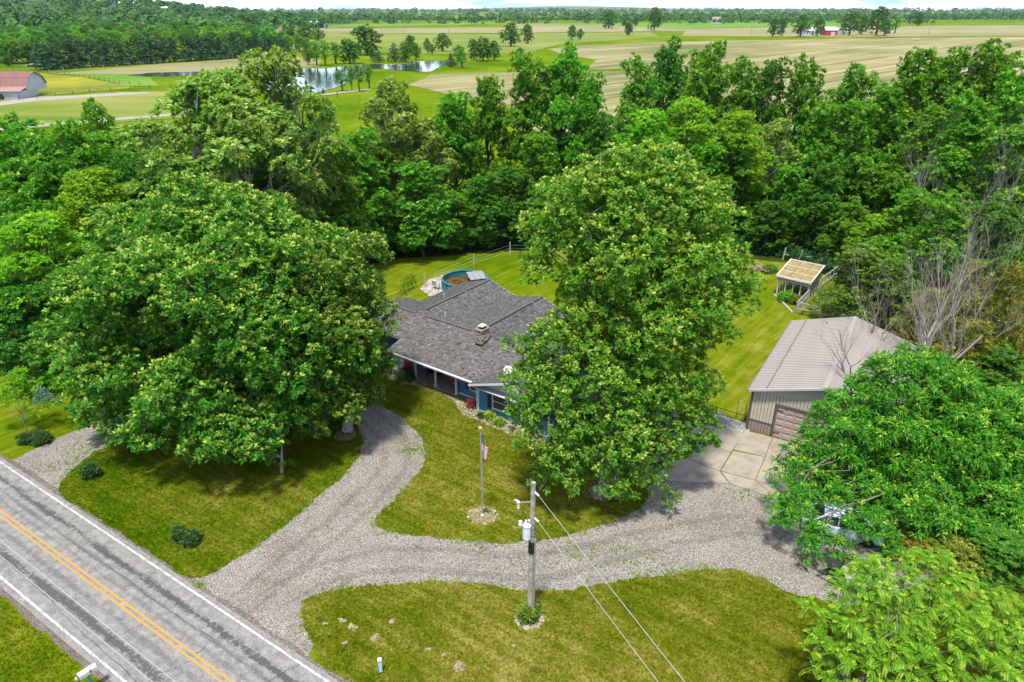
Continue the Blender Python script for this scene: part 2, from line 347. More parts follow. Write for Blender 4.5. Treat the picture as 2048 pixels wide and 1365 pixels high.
M['orange'] = plain('orange_reflector', (0.6, 0.096, 0.016), .1, 6, .5, .3)
M['ped'] = plain('pale_green_pedestal', (0.288, 0.464, 0.44), .08, 4, .5, .3)
M['tealpost'] = plain('teal_post', (0.04, 0.24, 0.272), .1, 4, .5, .3)
M['pinkroof'] = plain('faded_red_roof', (0.256, 0.12, 0.1), .2, 2, .7, .2)
m_, t_, b_ = base_mat('pond_water', .07, .5); b_.inputs['Base Color'].default_value = (.020, .026, .022, 1)
bump(t_, b_, noise(t_, pos(t_, (.25, 1, 1)), 1.2, 3, .5), .06, .2); M['water'] = m_

# ------------------------------------------------------------------ ground sheets
def smooth_outline(pts, step=.5, amp=.1, seed=0, closed=True, spline=True):
    """Catmull-Rom through 2D points, resampled, with an uneven edge"""
    q = random.Random(seed); out = []; n = len(pts)
    P = [Vector((p[0], p[1])) for p in pts]
    for i in range(n):
        a, b, c, d = P[i - 1], P[i], P[(i + 1) % n], P[(i + 2) % n]
        L = (c - b).length; k = max(1, int(L / step))
        for j in range(k):
            t = j / k
            if spline: p = .5 * ((2 * b) + (c - a) * t + (2 * a - 5 * b + 4 * c - d) * t * t + (3 * b - a - 3 * c + d) * t ** 3)
            else: p = b.lerp(c, t)
            out.append(p)
    m = len(out); res = []; w = 0
    for i, p in enumerate(out):
        tdir = (out[(i + 1) % m] - out[i - 1]); nrm = Vector((-tdir.y, tdir.x))
        if nrm.length > 0: nrm.normalize()
        w = .6 * w + q.uniform(-1, 1) * amp
        res.append(p + nrm * w)
    return res
def sheet(name, pts2, z, mat, thick=0.0):
    """flat sheet from a 2D outline (any winding); thick > 0 gives it a rim down to the layer below"""
    pts2 = [(p[0], p[1]) for p in pts2]
    ar = sum(pts2[i - 1][0] * pts2[i][1] - pts2[i][0] * pts2[i - 1][1] for i in range(len(pts2)))
    if ar < 0: pts2 = pts2[::-1]
    tris = geometry.tessellate_polygon([[Vector((x, y, 0)) for x, y in pts2]])
    n = len(pts2); V = [(x, y, z) for x, y in pts2]; Fc = []
    for t in tris:
        a, b, c = (Vector(V[i]) for i in t)
        Fc.append(t if (b - a).cross(c - a).z > 0 else t[::-1])
    if thick:
        V += [(x, y, z - thick) for x, y in pts2]
        Fc += [(i, i + n, (i + 1) % n + n, (i + 1) % n) for i in range(n)]
    me = bpy.data.meshes.new(name); me.from_pydata(V, [], Fc); me.materials.append(mat); me.update()
    o = link(name, me); tag(o, kind='structure'); return o
def px(*uv): return [tuple(G(u, v).xy) for u, v in uv]

sheet('ground', [(-16000, -300), (16000, -300), (16000, 26000), (-16000, 26000)], -.06, M['ground'])
yard = [(-75, 6), (75, 6), (75, 84), (30, 87), (0, 88), (-16, 84), (-22, 80), (-34, 66), (-46, 56), (-75, 50)]
sheet('lawn', smooth_outline(yard, 2, .2, 1, spline=False), 0, M['lawn_back'])
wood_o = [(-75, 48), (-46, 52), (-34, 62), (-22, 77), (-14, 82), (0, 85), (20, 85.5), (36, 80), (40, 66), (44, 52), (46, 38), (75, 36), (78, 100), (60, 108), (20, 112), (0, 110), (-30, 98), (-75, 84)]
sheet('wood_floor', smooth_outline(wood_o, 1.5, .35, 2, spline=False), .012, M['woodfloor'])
# the road: d along it, n across it
RD, RN = Vector((.84, -.543)), Vector((.543, .84))
def road_pt(s, n): return tuple(RD * s + RN * n)
def strip(n0, n1, s0=-260, s1=160): return [road_pt(s0, n0), road_pt(s1, n0), road_pt(s1, n1), road_pt(s0, n1)]
sh = [road_pt(s, 8.15 + rnd.uniform(-.12, .12)) for s in np.arange(-260, 160, .8)] + [road_pt(s, 14.42 + rnd.uniform(-.12, .12)) for s in np.arange(160, -260, -.8)]
sheet('road_shoulder', sh, .024, M['shoulder'])
sheet('road', strip(8.45, 14.15), .040, M['asphalt'], .03)
for nm, n0, n1, m in (('edge_line', 13.80, 13.91, 'white_paint'), ('edge_line', 8.73, 8.84, 'white_paint'), ('centre_line', 11.40, 11.51, 'yellow_paint'), ('centre_line', 11.14, 11.25, 'yellow_paint')):
    sheet(nm, strip(n0, n1), .045, M[m])
# gravel loop, then the lawn islands that stand a few centimetres above it
grav = px((-60, 955), (40, 912), (105, 880), (190, 848), (280, 812), (420, 785), (560, 775), (700, 790), (775, 812), (830, 845), (900, 900), (1100, 1040), (1290, 975), (1340, 952), (1460, 950), (1570, 985), (1700, 970), (1900, 1000), (1960, 1080), (1900, 1150), (1760, 1200), (1650, 1225), (1300, 1200), (900, 1210), (640, 1260), (600, 1330))
grav += [road_pt(3.2, 14.1), road_pt(-45, 14.1)]
sheet('gravel_drive', smooth_outline(grav, .5, .12, 3, spline=False), .020, M['gravel'])
isl_a = px((118, 982), (150, 938), (200, 900), (262, 868), (340, 845), (450, 828), (560, 815), (640, 815), (690, 828), (718, 862), (724, 900), (692, 944), (640, 990), (560, 1058), (470, 1120), (395, 1156), (352, 1142), (250, 1072), (165, 1018))
isl_b = px((760, 808), (800, 832), (832, 862), (850, 902), (842, 940), (798, 992), (760, 1025), (752, 1046), (775, 1062), (830, 1072), (920, 1080), (1020, 1086), (1100, 1079), (1160, 1066), (1215, 1048), (1258, 1030), (1292, 1000), (1285, 960), (1240, 900), (1150, 860), (1040, 850), (930, 800), (850, 768), (800, 768), (760, 785))
isl_c = px((606, 1240), (602, 1210), (630, 1192), (700, 1176), (850, 1166), (960, 1168), (1060, 1182), (1160, 1178), (1260, 1160), (1360, 1150), (1440, 1140), (1510, 1152), (1570, 1182), (1640, 1200), (1760, 1215), (2080, 1180), (2300, 1365), (2200, 1600), (1000, 1650)) + [road_pt(k, 14.5) for k in (22, 12, 4, -3, -9, -14, -17.5, -20)]
lawn_polys = []
for k, (o, m) in enumerate(((isl_a, 'lawn'), (isl_b, 'lawn_dry'), (isl_c, 'lawn_dry'))):
    so_ = smooth_outline(o, .16, .085, 10 + k); lawn_polys.append(so_)
    sheet('lawn', so_, .055, M[m], .05)
# far country
def fsheet(name, uv, z, m, amp=1.0, step=12.0, seed=0, spline=False):
    return sheet(name, smooth_outline(px(*uv), step, amp, seed, spline=spline), z, M[m])
fsheet('crop_field', ((1000, 250), (1060, 150), (1180, 146), (1500, 130), (2120, 112), (2700, 150), (2700, 330), (1500, 330)), .02, 'field_tan', 1, 14, 1)
fsheet('crop_field', ((1180, 139), (1190, 120), (1120, 106), (1095, 98), (1180, 90), (1310, 84), (1700, 77), (2130, 73), (2300, 90), (2300, 128), (1700, 137), (1430, 137)), .06, 'field_tan', 1, 20, 2)
fsheet('crop_field', ((1360, 72), (1380, 57), (1560, 55), (1860, 52), (2300, 48), (2300, 70), (1700, 74)), .10, 'field_tan2', 1, 40, 3)
fsheet('crop_field', ((812, 170), (860, 150), (960, 145), (1240, 143), (1240, 200), (1000, 210)), .05, 'field_tan', .8, 8, 4)
fsheet('crop_field', ((-700, 58), (480, 52), (640, 57), (1010, 55), (1035, 48), (1360, 47), (1400, 62), (1000, 66), (560, 66), (-700, 75)), .12, 'field_tan2', 1, 40, 5)
fsheet('hay_field', ((520, 66), (1000, 68), (1300, 64), (1320, 74), (1120, 88), (1060, 105), (880, 108), (560, 100)), .10, 'field_green', 1, 20, 6)
fsheet('hay_field', ((520, 51), (1020, 44), (1030, 47), (640, 56), (500, 60)), .20, 'field_bright', 1, 60, 7)
fsheet('hay_field', ((1040, 47), (1360, 45), (1700, 43), (1700, 53), (1380, 56), (1200, 52)), .20, 'field_bright', 1, 60, 8)
fsheet('pasture', ((100, 148), (330, 128), (540, 112), (640, 118), (640, 132), (480, 144), (330, 148)), .05, 'field_tan2', .8, 10, 9)
fsheet('pasture', ((-400, 160), (60, 145), (105, 150), (150, 152), (210, 163), (270, 176), (150, 186), (60, 192), (-400, 230)), .07, 'field_yellow', .8, 8, 10)
fsheet('pasture', ((130, 148), (250, 149), (300, 155), (320, 172), (255, 172), (200, 160)), .09, 'field_bright', .5, 6, 11)
fsheet('meadow', ((-400, 245), (0, 200), (250, 185), (420, 180), (420, 232), (0, 262), (-300, 300)), .05, 'field_green', .6, 6, 12)
fsheet('gravel_lane', ((-200, 275), (100, 247), (250, 235), (420, 222), (640, 189), (745, 177), (745, 179.5), (640, 192), (420, 226), (250, 240), (100, 252), (-200, 282)), .11, 'lane', .15, 4, 13)
fsheet('farm_track', ((-60, 214), (30, 200), (75, 194), (160, 191), (240, 185), (300, 184), (300, 187), (180, 195), (75, 202), (-60, 220)), .09, 'lane', .3, 4, 14)
fsheet('gravel_yard', ((45, 132), (75, 124), (92, 121), (92, 131)), .1, 'lane', .5, 6, 15)
fsheet('pond', ((520, 176), (540, 150), (600, 137), (640, 138), (690, 133), (750, 128), (790, 130), (835, 124), (890, 122), (893, 129), (872, 137), (855, 144), (800, 141), (745, 138), (720, 152), (690, 168), (660, 178), (600, 190)), .13, 'water', .6, 5, 16, True)
fsheet('pond', ((255, 152), (300, 146), (420, 143), (420, 150), (330, 153)), .13, 'water', .4, 5, 17)

def inside(poly, X, Y):
    x, y = np.asarray(X), np.asarray(Y); r = np.zeros(len(x), bool); n = len(poly)
    for i in range(n):
        (x1, y1), (x2, y2) = poly[i - 1][:2], poly[i][:2]
        if y1 == y2: continue
        r ^= ((y1 > y) != (y2 > y)) & (x < (x2 - x1) * (y - y1) / (y2 - y1) + x1)
    return r
def blades(name, X, Y, Z, h, w, mat, seed=0, n=3, attr=None):
    """tufts of n grass blades each"""
    q = np.random.RandomState(seed); m = len(X)
    X = np.repeat(X, n); Y = np.repeat(Y, n); k = len(X)
    a = q.uniform(0, 2 * np.pi, k); l = q.uniform(.3, 1.0, k) * h; hh = q.uniform(.5, 1.1, k) * h
    bx, by = X + q.normal(0, h * .35, k), Y + q.normal(0, h * .35, k)
    V = np.empty((k, 3, 3)); wx, wy = -np.sin(a) * w / 2, np.cos(a) * w / 2
    V[:, 0] = np.stack([bx - wx, by - wy, np.full(k, Z)], 1); V[:, 1] = np.stack([bx + wx, by + wy, np.full(k, Z)], 1)
    V[:, 2] = np.stack([bx + np.cos(a) * l, by + np.sin(a) * l, Z + hh], 1)
    me = np_mesh(name, V.reshape(-1, 3), np.arange(k * 3).reshape(-1, 3), mat, q.uniform(.2, .9, k) if attr else None)
    return tag(link(name, me), kind='stuff')
for k, (poly, m, cnt) in enumerate(zip(lawn_polys, ('lawn', 'lawn_dry', 'lawn_dry'), (26000, 24000, 34000))):
    xs = [p[0] for p in poly]; ys = [p[1] for p in poly]
    X = R_.uniform(max(min(xs), -36), min(max(xs), 16), cnt * 2); Y = R_.uniform(max(min(ys), 19), max(ys), cnt * 2)
    ok = inside(poly, X, Y); X, Y = X[ok][:cnt], Y[ok][:cnt]
    blades('lawn_grass', X, Y, .05, .10, .05, M[m], 30 + k)
corner = [road_pt(-60, 8.1), road_pt(-12, 8.1), road_pt(-12, 2), road_pt(-60, 2)]
X = R_.uniform(-42, -14, 80000); Y = R_.uniform(17, 38, 80000); ok = inside(corner, X, Y)
blades('lawn_grass', X[ok][:16000], Y[ok][:16000], 0, .10, .05, M['lawn_back'], 37)
# weeds along the gravel's edges
EX, EY = [], []
for poly in lawn_polys:
    for p in poly:
        if p[1] < 17 or abs(p[0]) > 34: continue
        if (p.x * RN.x + p.y * RN.y) < 14.6: continue
        w = .5 + .5 * math.sin(p.x * .9) * math.sin(p.y * 1.1 + 1)
        for _ in range(int(9 * w * rnd.random())):
            EX.append(p.x + rnd.gauss(0, .26)); EY.append(p.y + rnd.gauss(0, .26))
for (u, v, s, n) in ((825, 900, .5, 60), (1230, 1100, 1.1, 50), (1280, 1130, .9, 40), (1400, 1150, 1, 70), (780, 1062, .5, 30), (1500, 985, .8, 60), (400, 1172, .25, 30), (940, 1090, .5, 20), (1640, 1130, .6, 40), (1140, 1110, .8, 40), (650, 1060, .6, 16), (1030, 1120, 1, 25), (170, 900, .9, 60), (130, 930, .8, 40), (700, 1180, .6, 30)):
    g = G(u, v)
    for _ in range(n): EX.append(g.x + rnd.gauss(0, s)); EY.append(g.y + rnd.gauss(0, s * .6))
blades('gravel_weeds', np.array(EX), np.array(EY), .02, .13, .06, M['l_weed'], 41, 4, True)
# worn wheel tracks, hard packed and a little browner than the loose stone
M['track'] = gravel_mat('packed_gravel', [(.080, .068, .056), (.150, .134, .114), (.205, .186, .162), (.26, .24, .215)])
def track(uv, off, w, seed, z):
    P = [G(u, v).xy for u, v in uv]; c = []
    for i in range(len(P) - 1):
        a, b, e, f = P[max(i - 1, 0)], P[i], P[i + 1], P[min(i + 2, len(P) - 1)]
        for j in range(14):
            t = j / 14; c.append(.5 * ((2 * b) + (e - a) * t + (2 * a - 5 * b + 4 * e - f) * t * t + (3 * b - a - 3 * e + f) * t ** 3))
    L_, R__ = [], []; q = random.Random(seed); k = 0
    for i in range(1, len(c) - 1):
        d = (c[i + 1] - c[i - 1]).normalized(); n = Vector((-d.y, d.x)); k = .7 * k + q.gauss(0, .05); e = math.sin(math.pi * i / len(c)) ** .5
        L_.append(c[i] + n * (off + (w / 2 + k) * e + q.gauss(0, .03))); R__.append(c[i] + n * (off - (w / 2 - k) * e + q.gauss(0, .03)))
    V = [(p.x, p.y, z) for p in L_ + R__]; m = len(L_)
    me = bpy.data.meshes.new('wheel_track'); me.from_pydata(V, [], [(i, i + m, i + m + 1, i + 1) for i in range(m - 1)]); me.materials.append(M['track']); tag(link('wheel_track', me), kind='structure')
for k, o_ in enumerate((-.8, .8)):
    track(((450, 1235), (600, 1110), (720, 1010), (788, 930), (778, 868), (700, 815), (560, 796)), o_, .5, 90 + k, .0225)
    track(((520, 1215), (640, 1150), (800, 1118), (1060, 1130), (1300, 1082), (1480, 1050), (1600, 1070)), o_, .5, 94 + k, .0255)
# cracks and patches in the road
M['tar'] = plain('tar_seal', (.022, .021, .020), .2, 5, .7, .2, obj=False)
def crack(s0, n0, s1, n1, w, seed):
    q = random.Random(seed); m = 26; L_, R__ = [], []; k = 0
    for i in range(m + 1):
        t = i / m; k = .8 * k + q.gauss(0, .05); sx, nx_ = s0 + (s1 - s0) * t, n0 + (n1 - n0) * t; ww = w * q.uniform(.3, 1.2) * math.sin(math.pi * (.04 + .92 * t)) ** .4
        dx, dn = s1 - s0, n1 - n0; l = math.hypot(dx, dn); ax, an = -dn / l, dx / l
        L_.append(road_pt(sx + ax * (k + ww / 2), nx_ + an * (k + ww / 2))); R__.append(road_pt(sx + ax * (k - ww / 2), nx_ + an * (k - ww / 2)))
    V = [(p[0], p[1], .0425) for p in L_ + R__]
    me = bpy.data.meshes.new('road_crack'); me.from_pydata(V, [], [(i, i + m + 1, i + m + 2, i + 1) for i in range(m)]); me.materials.append(M['tar']); tag(link('road_crack', me), kind='structure')
for k, a in enumerate(((-32.5, 11.6, -32.2, 13.6, .05), (-26, 9.0, -25.2, 13.7, .035), (-40, 12.3, -22, 12.55, .03), (-36, 9.3, -20, 9.1, .03), (-21.5, 11.6, -20.9, 13.7, .05), (-30, 8.9, -29.4, 11.0, .04), (-18, 12.4, -12, 12.9, .04), (-24, 10.3, -15, 10.2, .025), (-44, 11.6, -43.2, 13.7, .05))): crack(*a, 300 + k)
# loose stones on the drive
def stones(name, X, Y, Z, r0, r1, mat, seed):
    q = np.random.RandomState(seed); k = len(X)
    base = np.array([(1, 0, 0), (-.5, .87, 0), (-.5, -.87, 0), (.35, .2, .7), (-.35, .1, .65), (0, -.4, .7)])
    T = np.array([(0, 1, 3), (1, 4, 3), (1, 2, 4), (2, 5, 4), (2, 0, 5), (0, 3, 5), (3, 4, 5)])
    a = q.uniform(0, 6.28, k); r = q.uniform(r0, r1, k)
    j = base[None] * (1 + q.uniform(-.25, .25, (k, 6, 3)))
    x = j[:, :, 0] * np.cos(a)[:, None] - j[:, :, 1] * np.sin(a)[:, None]; y = j[:, :, 0] * np.sin(a)[:, None] + j[:, :, 1] * np.cos(a)[:, None]
    V = np.stack([X[:, None] + x * r[:, None], Y[:, None] + y * r[:, None], Z + j[:, :, 2] * r[:, None] * .7], 2).reshape(-1, 3)
    Fc = (T[None] + (np.arange(k) * 6)[:, None, None]).reshape(-1, 3)
    return tag(link(name, np_mesh(name, V, Fc, mat, np.repeat(q.uniform(0, 1, k), 7))), kind='stuff')
M['loose'] = tinted('loose_gravel', [(0, (0.088, 0.08, 0.072)), (.5, (0.184, 0.172, 0.16)), (1, (0.304, 0.288, 0.272))], .85)
gx = R_.uniform(-34, 26, 90000); gy = R_.uniform(19, 46, 90000)
gp = smooth_outline(grav, 1.0, 0, 3, spline=False)
ok = inside(gp, gx, gy)
for p in lawn_polys: ok &= ~inside(p, gx, gy)
gx, gy = gx[ok][:15000], gy[ok][:15000]
ex_, ey_ = [], []
for p_ in lawn_polys:
    for p in p_:
        if p.y > 17 and abs(p.x) < 34 and p.dot(RN) > 14.7 and rnd.random() < .8: ex_.append(p.x + rnd.gauss(0, .22)); ey_.append(p.y + rnd.gauss(0, .22))
stones('edge_stones', np.array(ex_), np.array(ey_), .058, .02, .05, M['loose'], 15)
stones('gravel_stones', gx, gy, .015, .022, .055, M['loose'], 5)
for i, (u, v, r) in enumerate(((650, 1249, .12), (684, 1242, .18), (705, 1255, .2), (750, 1276, .22), (784, 1243, .15), (690, 1287, .12), (857, 1300, .14), (1028, 1292, .12), (918, 1330, .2), (912, 1338, .16), (887, 1312, .1), (925, 1340, .1))):
    g = G(u, v); o = [(g.x + math.cos(t) * r * (1.3 + .3 * math.sin(3 * t + i)), g.y + math.sin(t) * r * (1 + .3 * math.cos(2 * t + i))) for t in np.arange(0, 6.28, .4)]
    mb = MB(); mb.add([(x, y, .056) for x, y in o] + [(g.x, g.y, .11)], [(k, (k + 1) % len(o), len(o)) for k in range(len(o))])
    tag(mb.build('dirt_patch', M['dirt'], smooth=True), kind='structure')

# ------------------------------------------------------------------ concrete apron: every slab its own piece
GA, GB = Vector((.85, -.527)), Vector((.527, .85))                  # garage axes: along its front, and back from it
apron = tag(empty('concrete_apron'), kind='structure')
def slab(uv, z=.06):
    pts = [G(u, v) for u, v in uv]; c = sum(pts, Vector()) / len(pts)
    pts = [p + (c - p).normalized() * .035 for p in pts]
    ar = sum(pts[i - 1].x * pts[i].y - pts[i].x * pts[i - 1].y for i in range(len(pts)))
    if ar < 0: pts = pts[::-1]
    zz = z + rnd.uniform(-.004, .006)
    MB().slab([(p.x, p.y, zz) for p in pts], .1).build('concrete_slab', M['concrete'], apron)
slab(((1290, 958), (1330, 925), (1375, 918), (1440, 944), (1456, 968), (1345, 964)))
slab(((1375, 918), (1400, 884), (1462, 906), (1440, 944)))
slab(((1400, 884), (1432, 853), (1490, 865), (1462, 906)))
slab(((1432, 853), (1400, 884), (1330, 925), (1250, 890), (1300, 850), (1370, 842)))
slab(((1250, 890), (1330, 925), (1290, 958), (1210, 930)))
slab(((1250, 890), (1300, 850), (1370, 842), (1330, 800), (1240, 820)))
slab(((1490, 862), (1545, 876), (1530, 915), (1466, 900)))
slab(((1545, 876), (1660, 908), (1640, 950), (1530, 915)))
slab(((1466, 903), (1530, 915), (1510, 962), (1441, 943)))
slab(((1530, 915), (1640, 950), (1620, 995), (1510, 962)))
slab(((1441, 944), (1510, 962), (1562, 1004), (1460, 968)))
slab(((1510, 962), (1620, 995), (1640, 1020), (1562, 1004)))
slab(((1640, 950), (1740, 980), (1720, 1030), (1640, 1020), (1620, 995)))
slab(((1465, 838), (1497, 845), (1494, 860), (1458, 852)))
# grey rubble beside it
def scatter_poly(uv, n):
    P = px(*uv); xs = [p[0] for p in P]; ys = [p[1] for p in P]; X = R_.uniform(min(xs), max(xs), n * 3); Y = R_.uniform(min(ys), max(ys), n * 3)
    ok = inside(P, X, Y); return X[ok][:n], Y[ok][:n], P
M['rubble'] = tinted('grey_rubble', [(0, (0.096, 0.1, 0.1)), (.5, (0.184, 0.192, 0.188)), (1, (0.304, 0.312, 0.304))], .85)
X, Y, P_ = scatter_poly(((1400, 822), (1440, 826), (1470, 842), (1500, 862), (1490, 868), (1440, 852), (1395, 838)), 500)
sheet('rubble_bed', P_, .03, M['gravel']); stones('rubble_stones', X, Y, .03, .06, .16, M['rubble'], 6)

# ------------------------------------------------------------------ the house
HA, HB = Vector((.807, -.590)), Vector((.590, .807))
_o = HA * -34 + HB * 38
house = tag(empty('house', (_o.x, _o.y, 0), math.atan2(HA.y, HA.x)), 'blue lap sided ranch house with grey shingle roofs, stone chimney and covered front porch', 'house')
def h(a, b, z): return (a + 34, b - 38, z)
RZ, EZ = 3.95, 2.70
V_ = (-36.9, 47.4, 2.97)
roofs = [
    [(-38.5, 35.25, EZ), (-29.4, 35.25, EZ), (-25.9, 40.3, RZ), (-45.2, 40.3, RZ), (-45.2, 37.0, 3.133), (-38.5, 37.0, 3.133)],
    [(-25.9, 40.3, RZ), (-22.4, 35.25, EZ), (-20, 35.25, EZ), (-20, 40.3, RZ)],
    [(-29.4, 34.75, EZ), (-25.9, 34.75, RZ), (-25.9, 40.3, RZ), (-29.4, 35.25, EZ)],
    [(-25.9, 34.75, RZ), (-22.4, 34.75, EZ), (-22.4, 35.25, EZ), (-25.9, 40.3, RZ)],
    [(-45.2, 40.3, RZ), (-39.8, 40.3, RZ), (-43.5, 44.5, EZ), (-45.2, 44.5, EZ)],
    [(-39.8, 40.3, RZ), (-39.8, 50.7, RZ), (-43.5, 50.7, EZ), (-43.5, 44.5, EZ)],
    [(-39.8, 40.3, RZ), V_, (-36.9, 50.7, 2.97), (-39.8, 50.7, RZ)],
    [(-39.8, 40.3, RZ), (-33.1, 40.3, RZ), V_],
    [(-33.1, 40.3, RZ), (-33.1, 50.0, RZ), (-36.86, 50.3, 2.98), V_],
    [(-33.1, 40.3, RZ), (-30.4, 44.5, EZ), (-30.4, 50.0, EZ), (-33.1, 50.0, RZ)],
    [(-33.1, 40.3, RZ), (-20, 40.3, RZ), (-20, 44.5, EZ), (-30.4, 44.5, EZ)],
]
def shingle_roof(poly, parent, seed):
    q = np.random.RandomState(seed)
    P = [Vector(p) for p in poly]; nrm = Vector((0, 0, 0))
    for i in range(len(P)): nrm += (P[i] - P[0]).cross(P[(i + 1) % len(P)] - P[0])
    if nrm.z < 0: P = P[::-1]; nrm = -nrm
    nrm.normalize()
    rf = MB().slab([tuple(p - nrm * .02) for p in P], .12).build('roof', M['roof_base'], parent)
    e2 = (Vector((0, 0, 1)) - nrm * nrm.z).normalized(); e1 = e2.cross(nrm)
    o = P[0]; uv = [((p - o).dot(e1), (p - o).dot(e2)) for p in P]
    x0, x1 = min(u for u, _ in uv), max(u for u, _ in uv); y0, y1 = min(v for _, v in uv), max(v for _, v in uv)
    Vs, ts = [], []; ex = .19; k = 0
    y = y0
    while y < y1:
        x = x0 - q.uniform(0, .4)
        while x < x1:
            w = q.choice([.14, .20, .26, .34]); a, b = x, x + w - .008
            cx, cy = (a + b) / 2, y + ex / 2
            if inside(uv, [cx], [cy])[0]:
                a = max(a, x0); b = min(b, x1); yt = min(y + ex * 1.02, y1)
                hh = q.uniform(.03, .055)
                pts = [(a, y, hh), (b, y, hh), (b, yt, .012), (a, yt, .012), (a, y, 0), (b, y, 0)]
                Vs += [o + e1 * p[0] + e2 * p[1] + nrm * (p[2] - .018) for p in pts]; ts.append(min(1, max(0, q.normal(.47, .17)))); k += 1
            x += w
        y += ex
    if k:
        V = np.array([tuple(v) for v in Vs]); I = (np.arange(k) * 6)[:, None]
        Fc = np.concatenate([I + [0, 1, 2, 3], I + [4, 5, 1, 0]])
        s = link('shingles', np_mesh('shingles', V, Fc, M['shingle'], np.concatenate([ts, ts])), None, rf); tag(s, kind='stuff')
    return rf
for i, p in enumerate(roofs): shingle_roof([h(*q) for q in p], house, 60 + i)
def fascia(p, q, name='fascia'):
    MB().bar(Vector(h(*p)) + Vector((0, 0, -.12)), Vector(h(*q)) + Vector((0, 0, -.12)), .035, .17).build(name, M['white'], house)
for p, q in (((-38.55, 35.22, EZ), (-29.42, 35.22, EZ)), ((-29.45, 34.72, EZ), (-25.9, 34.72, RZ)), ((-25.9, 34.72, RZ), (-22.4, 34.72, EZ)), ((-38.53, 35.25, EZ), (-38.53, 37.0, 3.13)), ((-45.2, 36.97, 3.12), (-38.5, 36.97, 3.12)),
             ((-39.8, 50.73, RZ), (-36.9, 50.73, 2.97)), ((-43.5, 50.73, EZ), (-39.8, 50.73, RZ)), ((-33.1, 50.03, RZ), (-30.4, 50.03, EZ)), ((-30.37, 44.5, EZ), (-30.37, 50, EZ)), ((-43.53, 44.5, EZ), (-43.53, 50.7, EZ)), ((-45.23, 40.3, RZ), (-45.23, 44.5, EZ)), ((-45.23, 37, 3.12), (-45.23, 40.3, RZ))): fascia(p, q)
# gutter along the porch eave, ending in a downspout at the gable's corner
g_ = MB(); g_.bar(h(-38.6, 35.14, EZ - .1), h(-29.5, 35.14, EZ - .1), .12, .10).build('gutter', M['white'], house)
MB().tube([h(-29.5, 35.1, EZ - .15), h(-29.35, 35.45, EZ - .35), h(-29.2, 35.42, .1)], .04).build('downspout', M['white'], house)
def ridge(p, q, w=.34, name='ridge_vent'):
    p, q = Vector(h(*p)), Vector(h(*q)); d = (q - p).normalized(); s = d.cross(Vector((0, 0, 1))) * w / 2; up = Vector((0, 0, .085)); dn = Vector((0, 0, -.045))
    mb = MB(); mb.add([p - s + dn, p + up, p + s + dn, q - s + dn, q + up, q + s + dn, p - s + dn * 2, p + s + dn * 2, q - s + dn * 2, q + s + dn * 2],
                      [(0, 3, 4, 1), (1, 4, 5, 2), (0, 1, 2, 7, 6), (3, 8, 9, 5, 4), (0, 6, 8, 3), (2, 5, 9, 7)])
    mb.build(name, M['ridge_vent'], house)
    e = MB(); e.bar(p + s * 1.04 + dn * .6, q + s * 1.04 + dn * .6, .07, .08); e.build('vent_shadow', M['black'], house)  # black bar paints the shadow line along one side of the cap
for p, q in (((-43.9, 40.3, RZ), (-39.9, 40.3, RZ)), ((-38.5, 40.3, RZ), (-33.6, 40.3, RZ)), ((-31.0, 40.3, RZ), (-20.5, 40.3, RZ)), ((-39.8, 41.2, RZ), (-39.8, 46.6, RZ)), ((-39.8, 47.0, RZ), (-39.8, 50.6, RZ)), ((-33.1, 41.4, RZ), (-33.1, 48.2, RZ)), ((-33.1, 48.5, RZ), (-33.1, 49.9, RZ)), ((-25.9, 34.9, RZ), (-25.9, 39.8, RZ))): ridge(p, q)
# walls
w = MB()
w.box(h(-32.5, 40.6, 1.5), (24.6, 5.2, 2.95)).box(h(-39.9, 46.6, 1.35), (6.5, 7.6, 2.6)).box(h(-33.6, 46.6, 1.35), (5.9, 6.4, 2.6)).box(h(-25.9, 37.8, 1.32), (6.36, 4.5, 2.56)).box(h(-30.5, 37.4, 1.42), (2.96, 1.6, 2.76))
wall = w.build('wall', M['blue'], house)
for tri in (((-44.75, 38.1, 2.9), (-44.75, 43.2, 2.9), (-44.75, 40.3, 3.85)), ((-20.25, 38.1, 2.9), (-20.25, 43.2, 2.9), (-20.25, 40.3, 3.85)), ((-43.1, 50.4, 2.6), (-36.95, 50.4, 2.6), (-39.8, 50.4, 3.85)), ((-36.5, 49.8, 2.6), (-30.7, 49.8, 2.6), (-33.1, 49.8, 3.85))):
    MB().add([h(*p) for p in tri], [(0, 1, 2)]).build('gable_end', M['blue'], house)
gp_ = MB(); gp_.slab([h(-29.2, 35.52, 2.5), h(-22.6, 35.52, 2.5), h(-22.6, 34.85, 2.5), h(-29.2, 34.85, 2.5)][::-1], .04)
gp_.build('soffit', M['soffit'], house)
MB().add([h(-29.2, 35.5, 2.5), h(-22.6, 35.5, 2.5), h(-25.9, 35.5, 3.82), h(-29.2, 35.6, 2.5), h(-22.6, 35.6, 2.5), h(-25.9, 35.6, 3.82)], [(0, 1, 2), (3, 5, 4), (0, 2, 5, 3), (1, 4, 5, 2), (0, 3, 4, 1)]).build('gable_panel', M['soffit'], house)
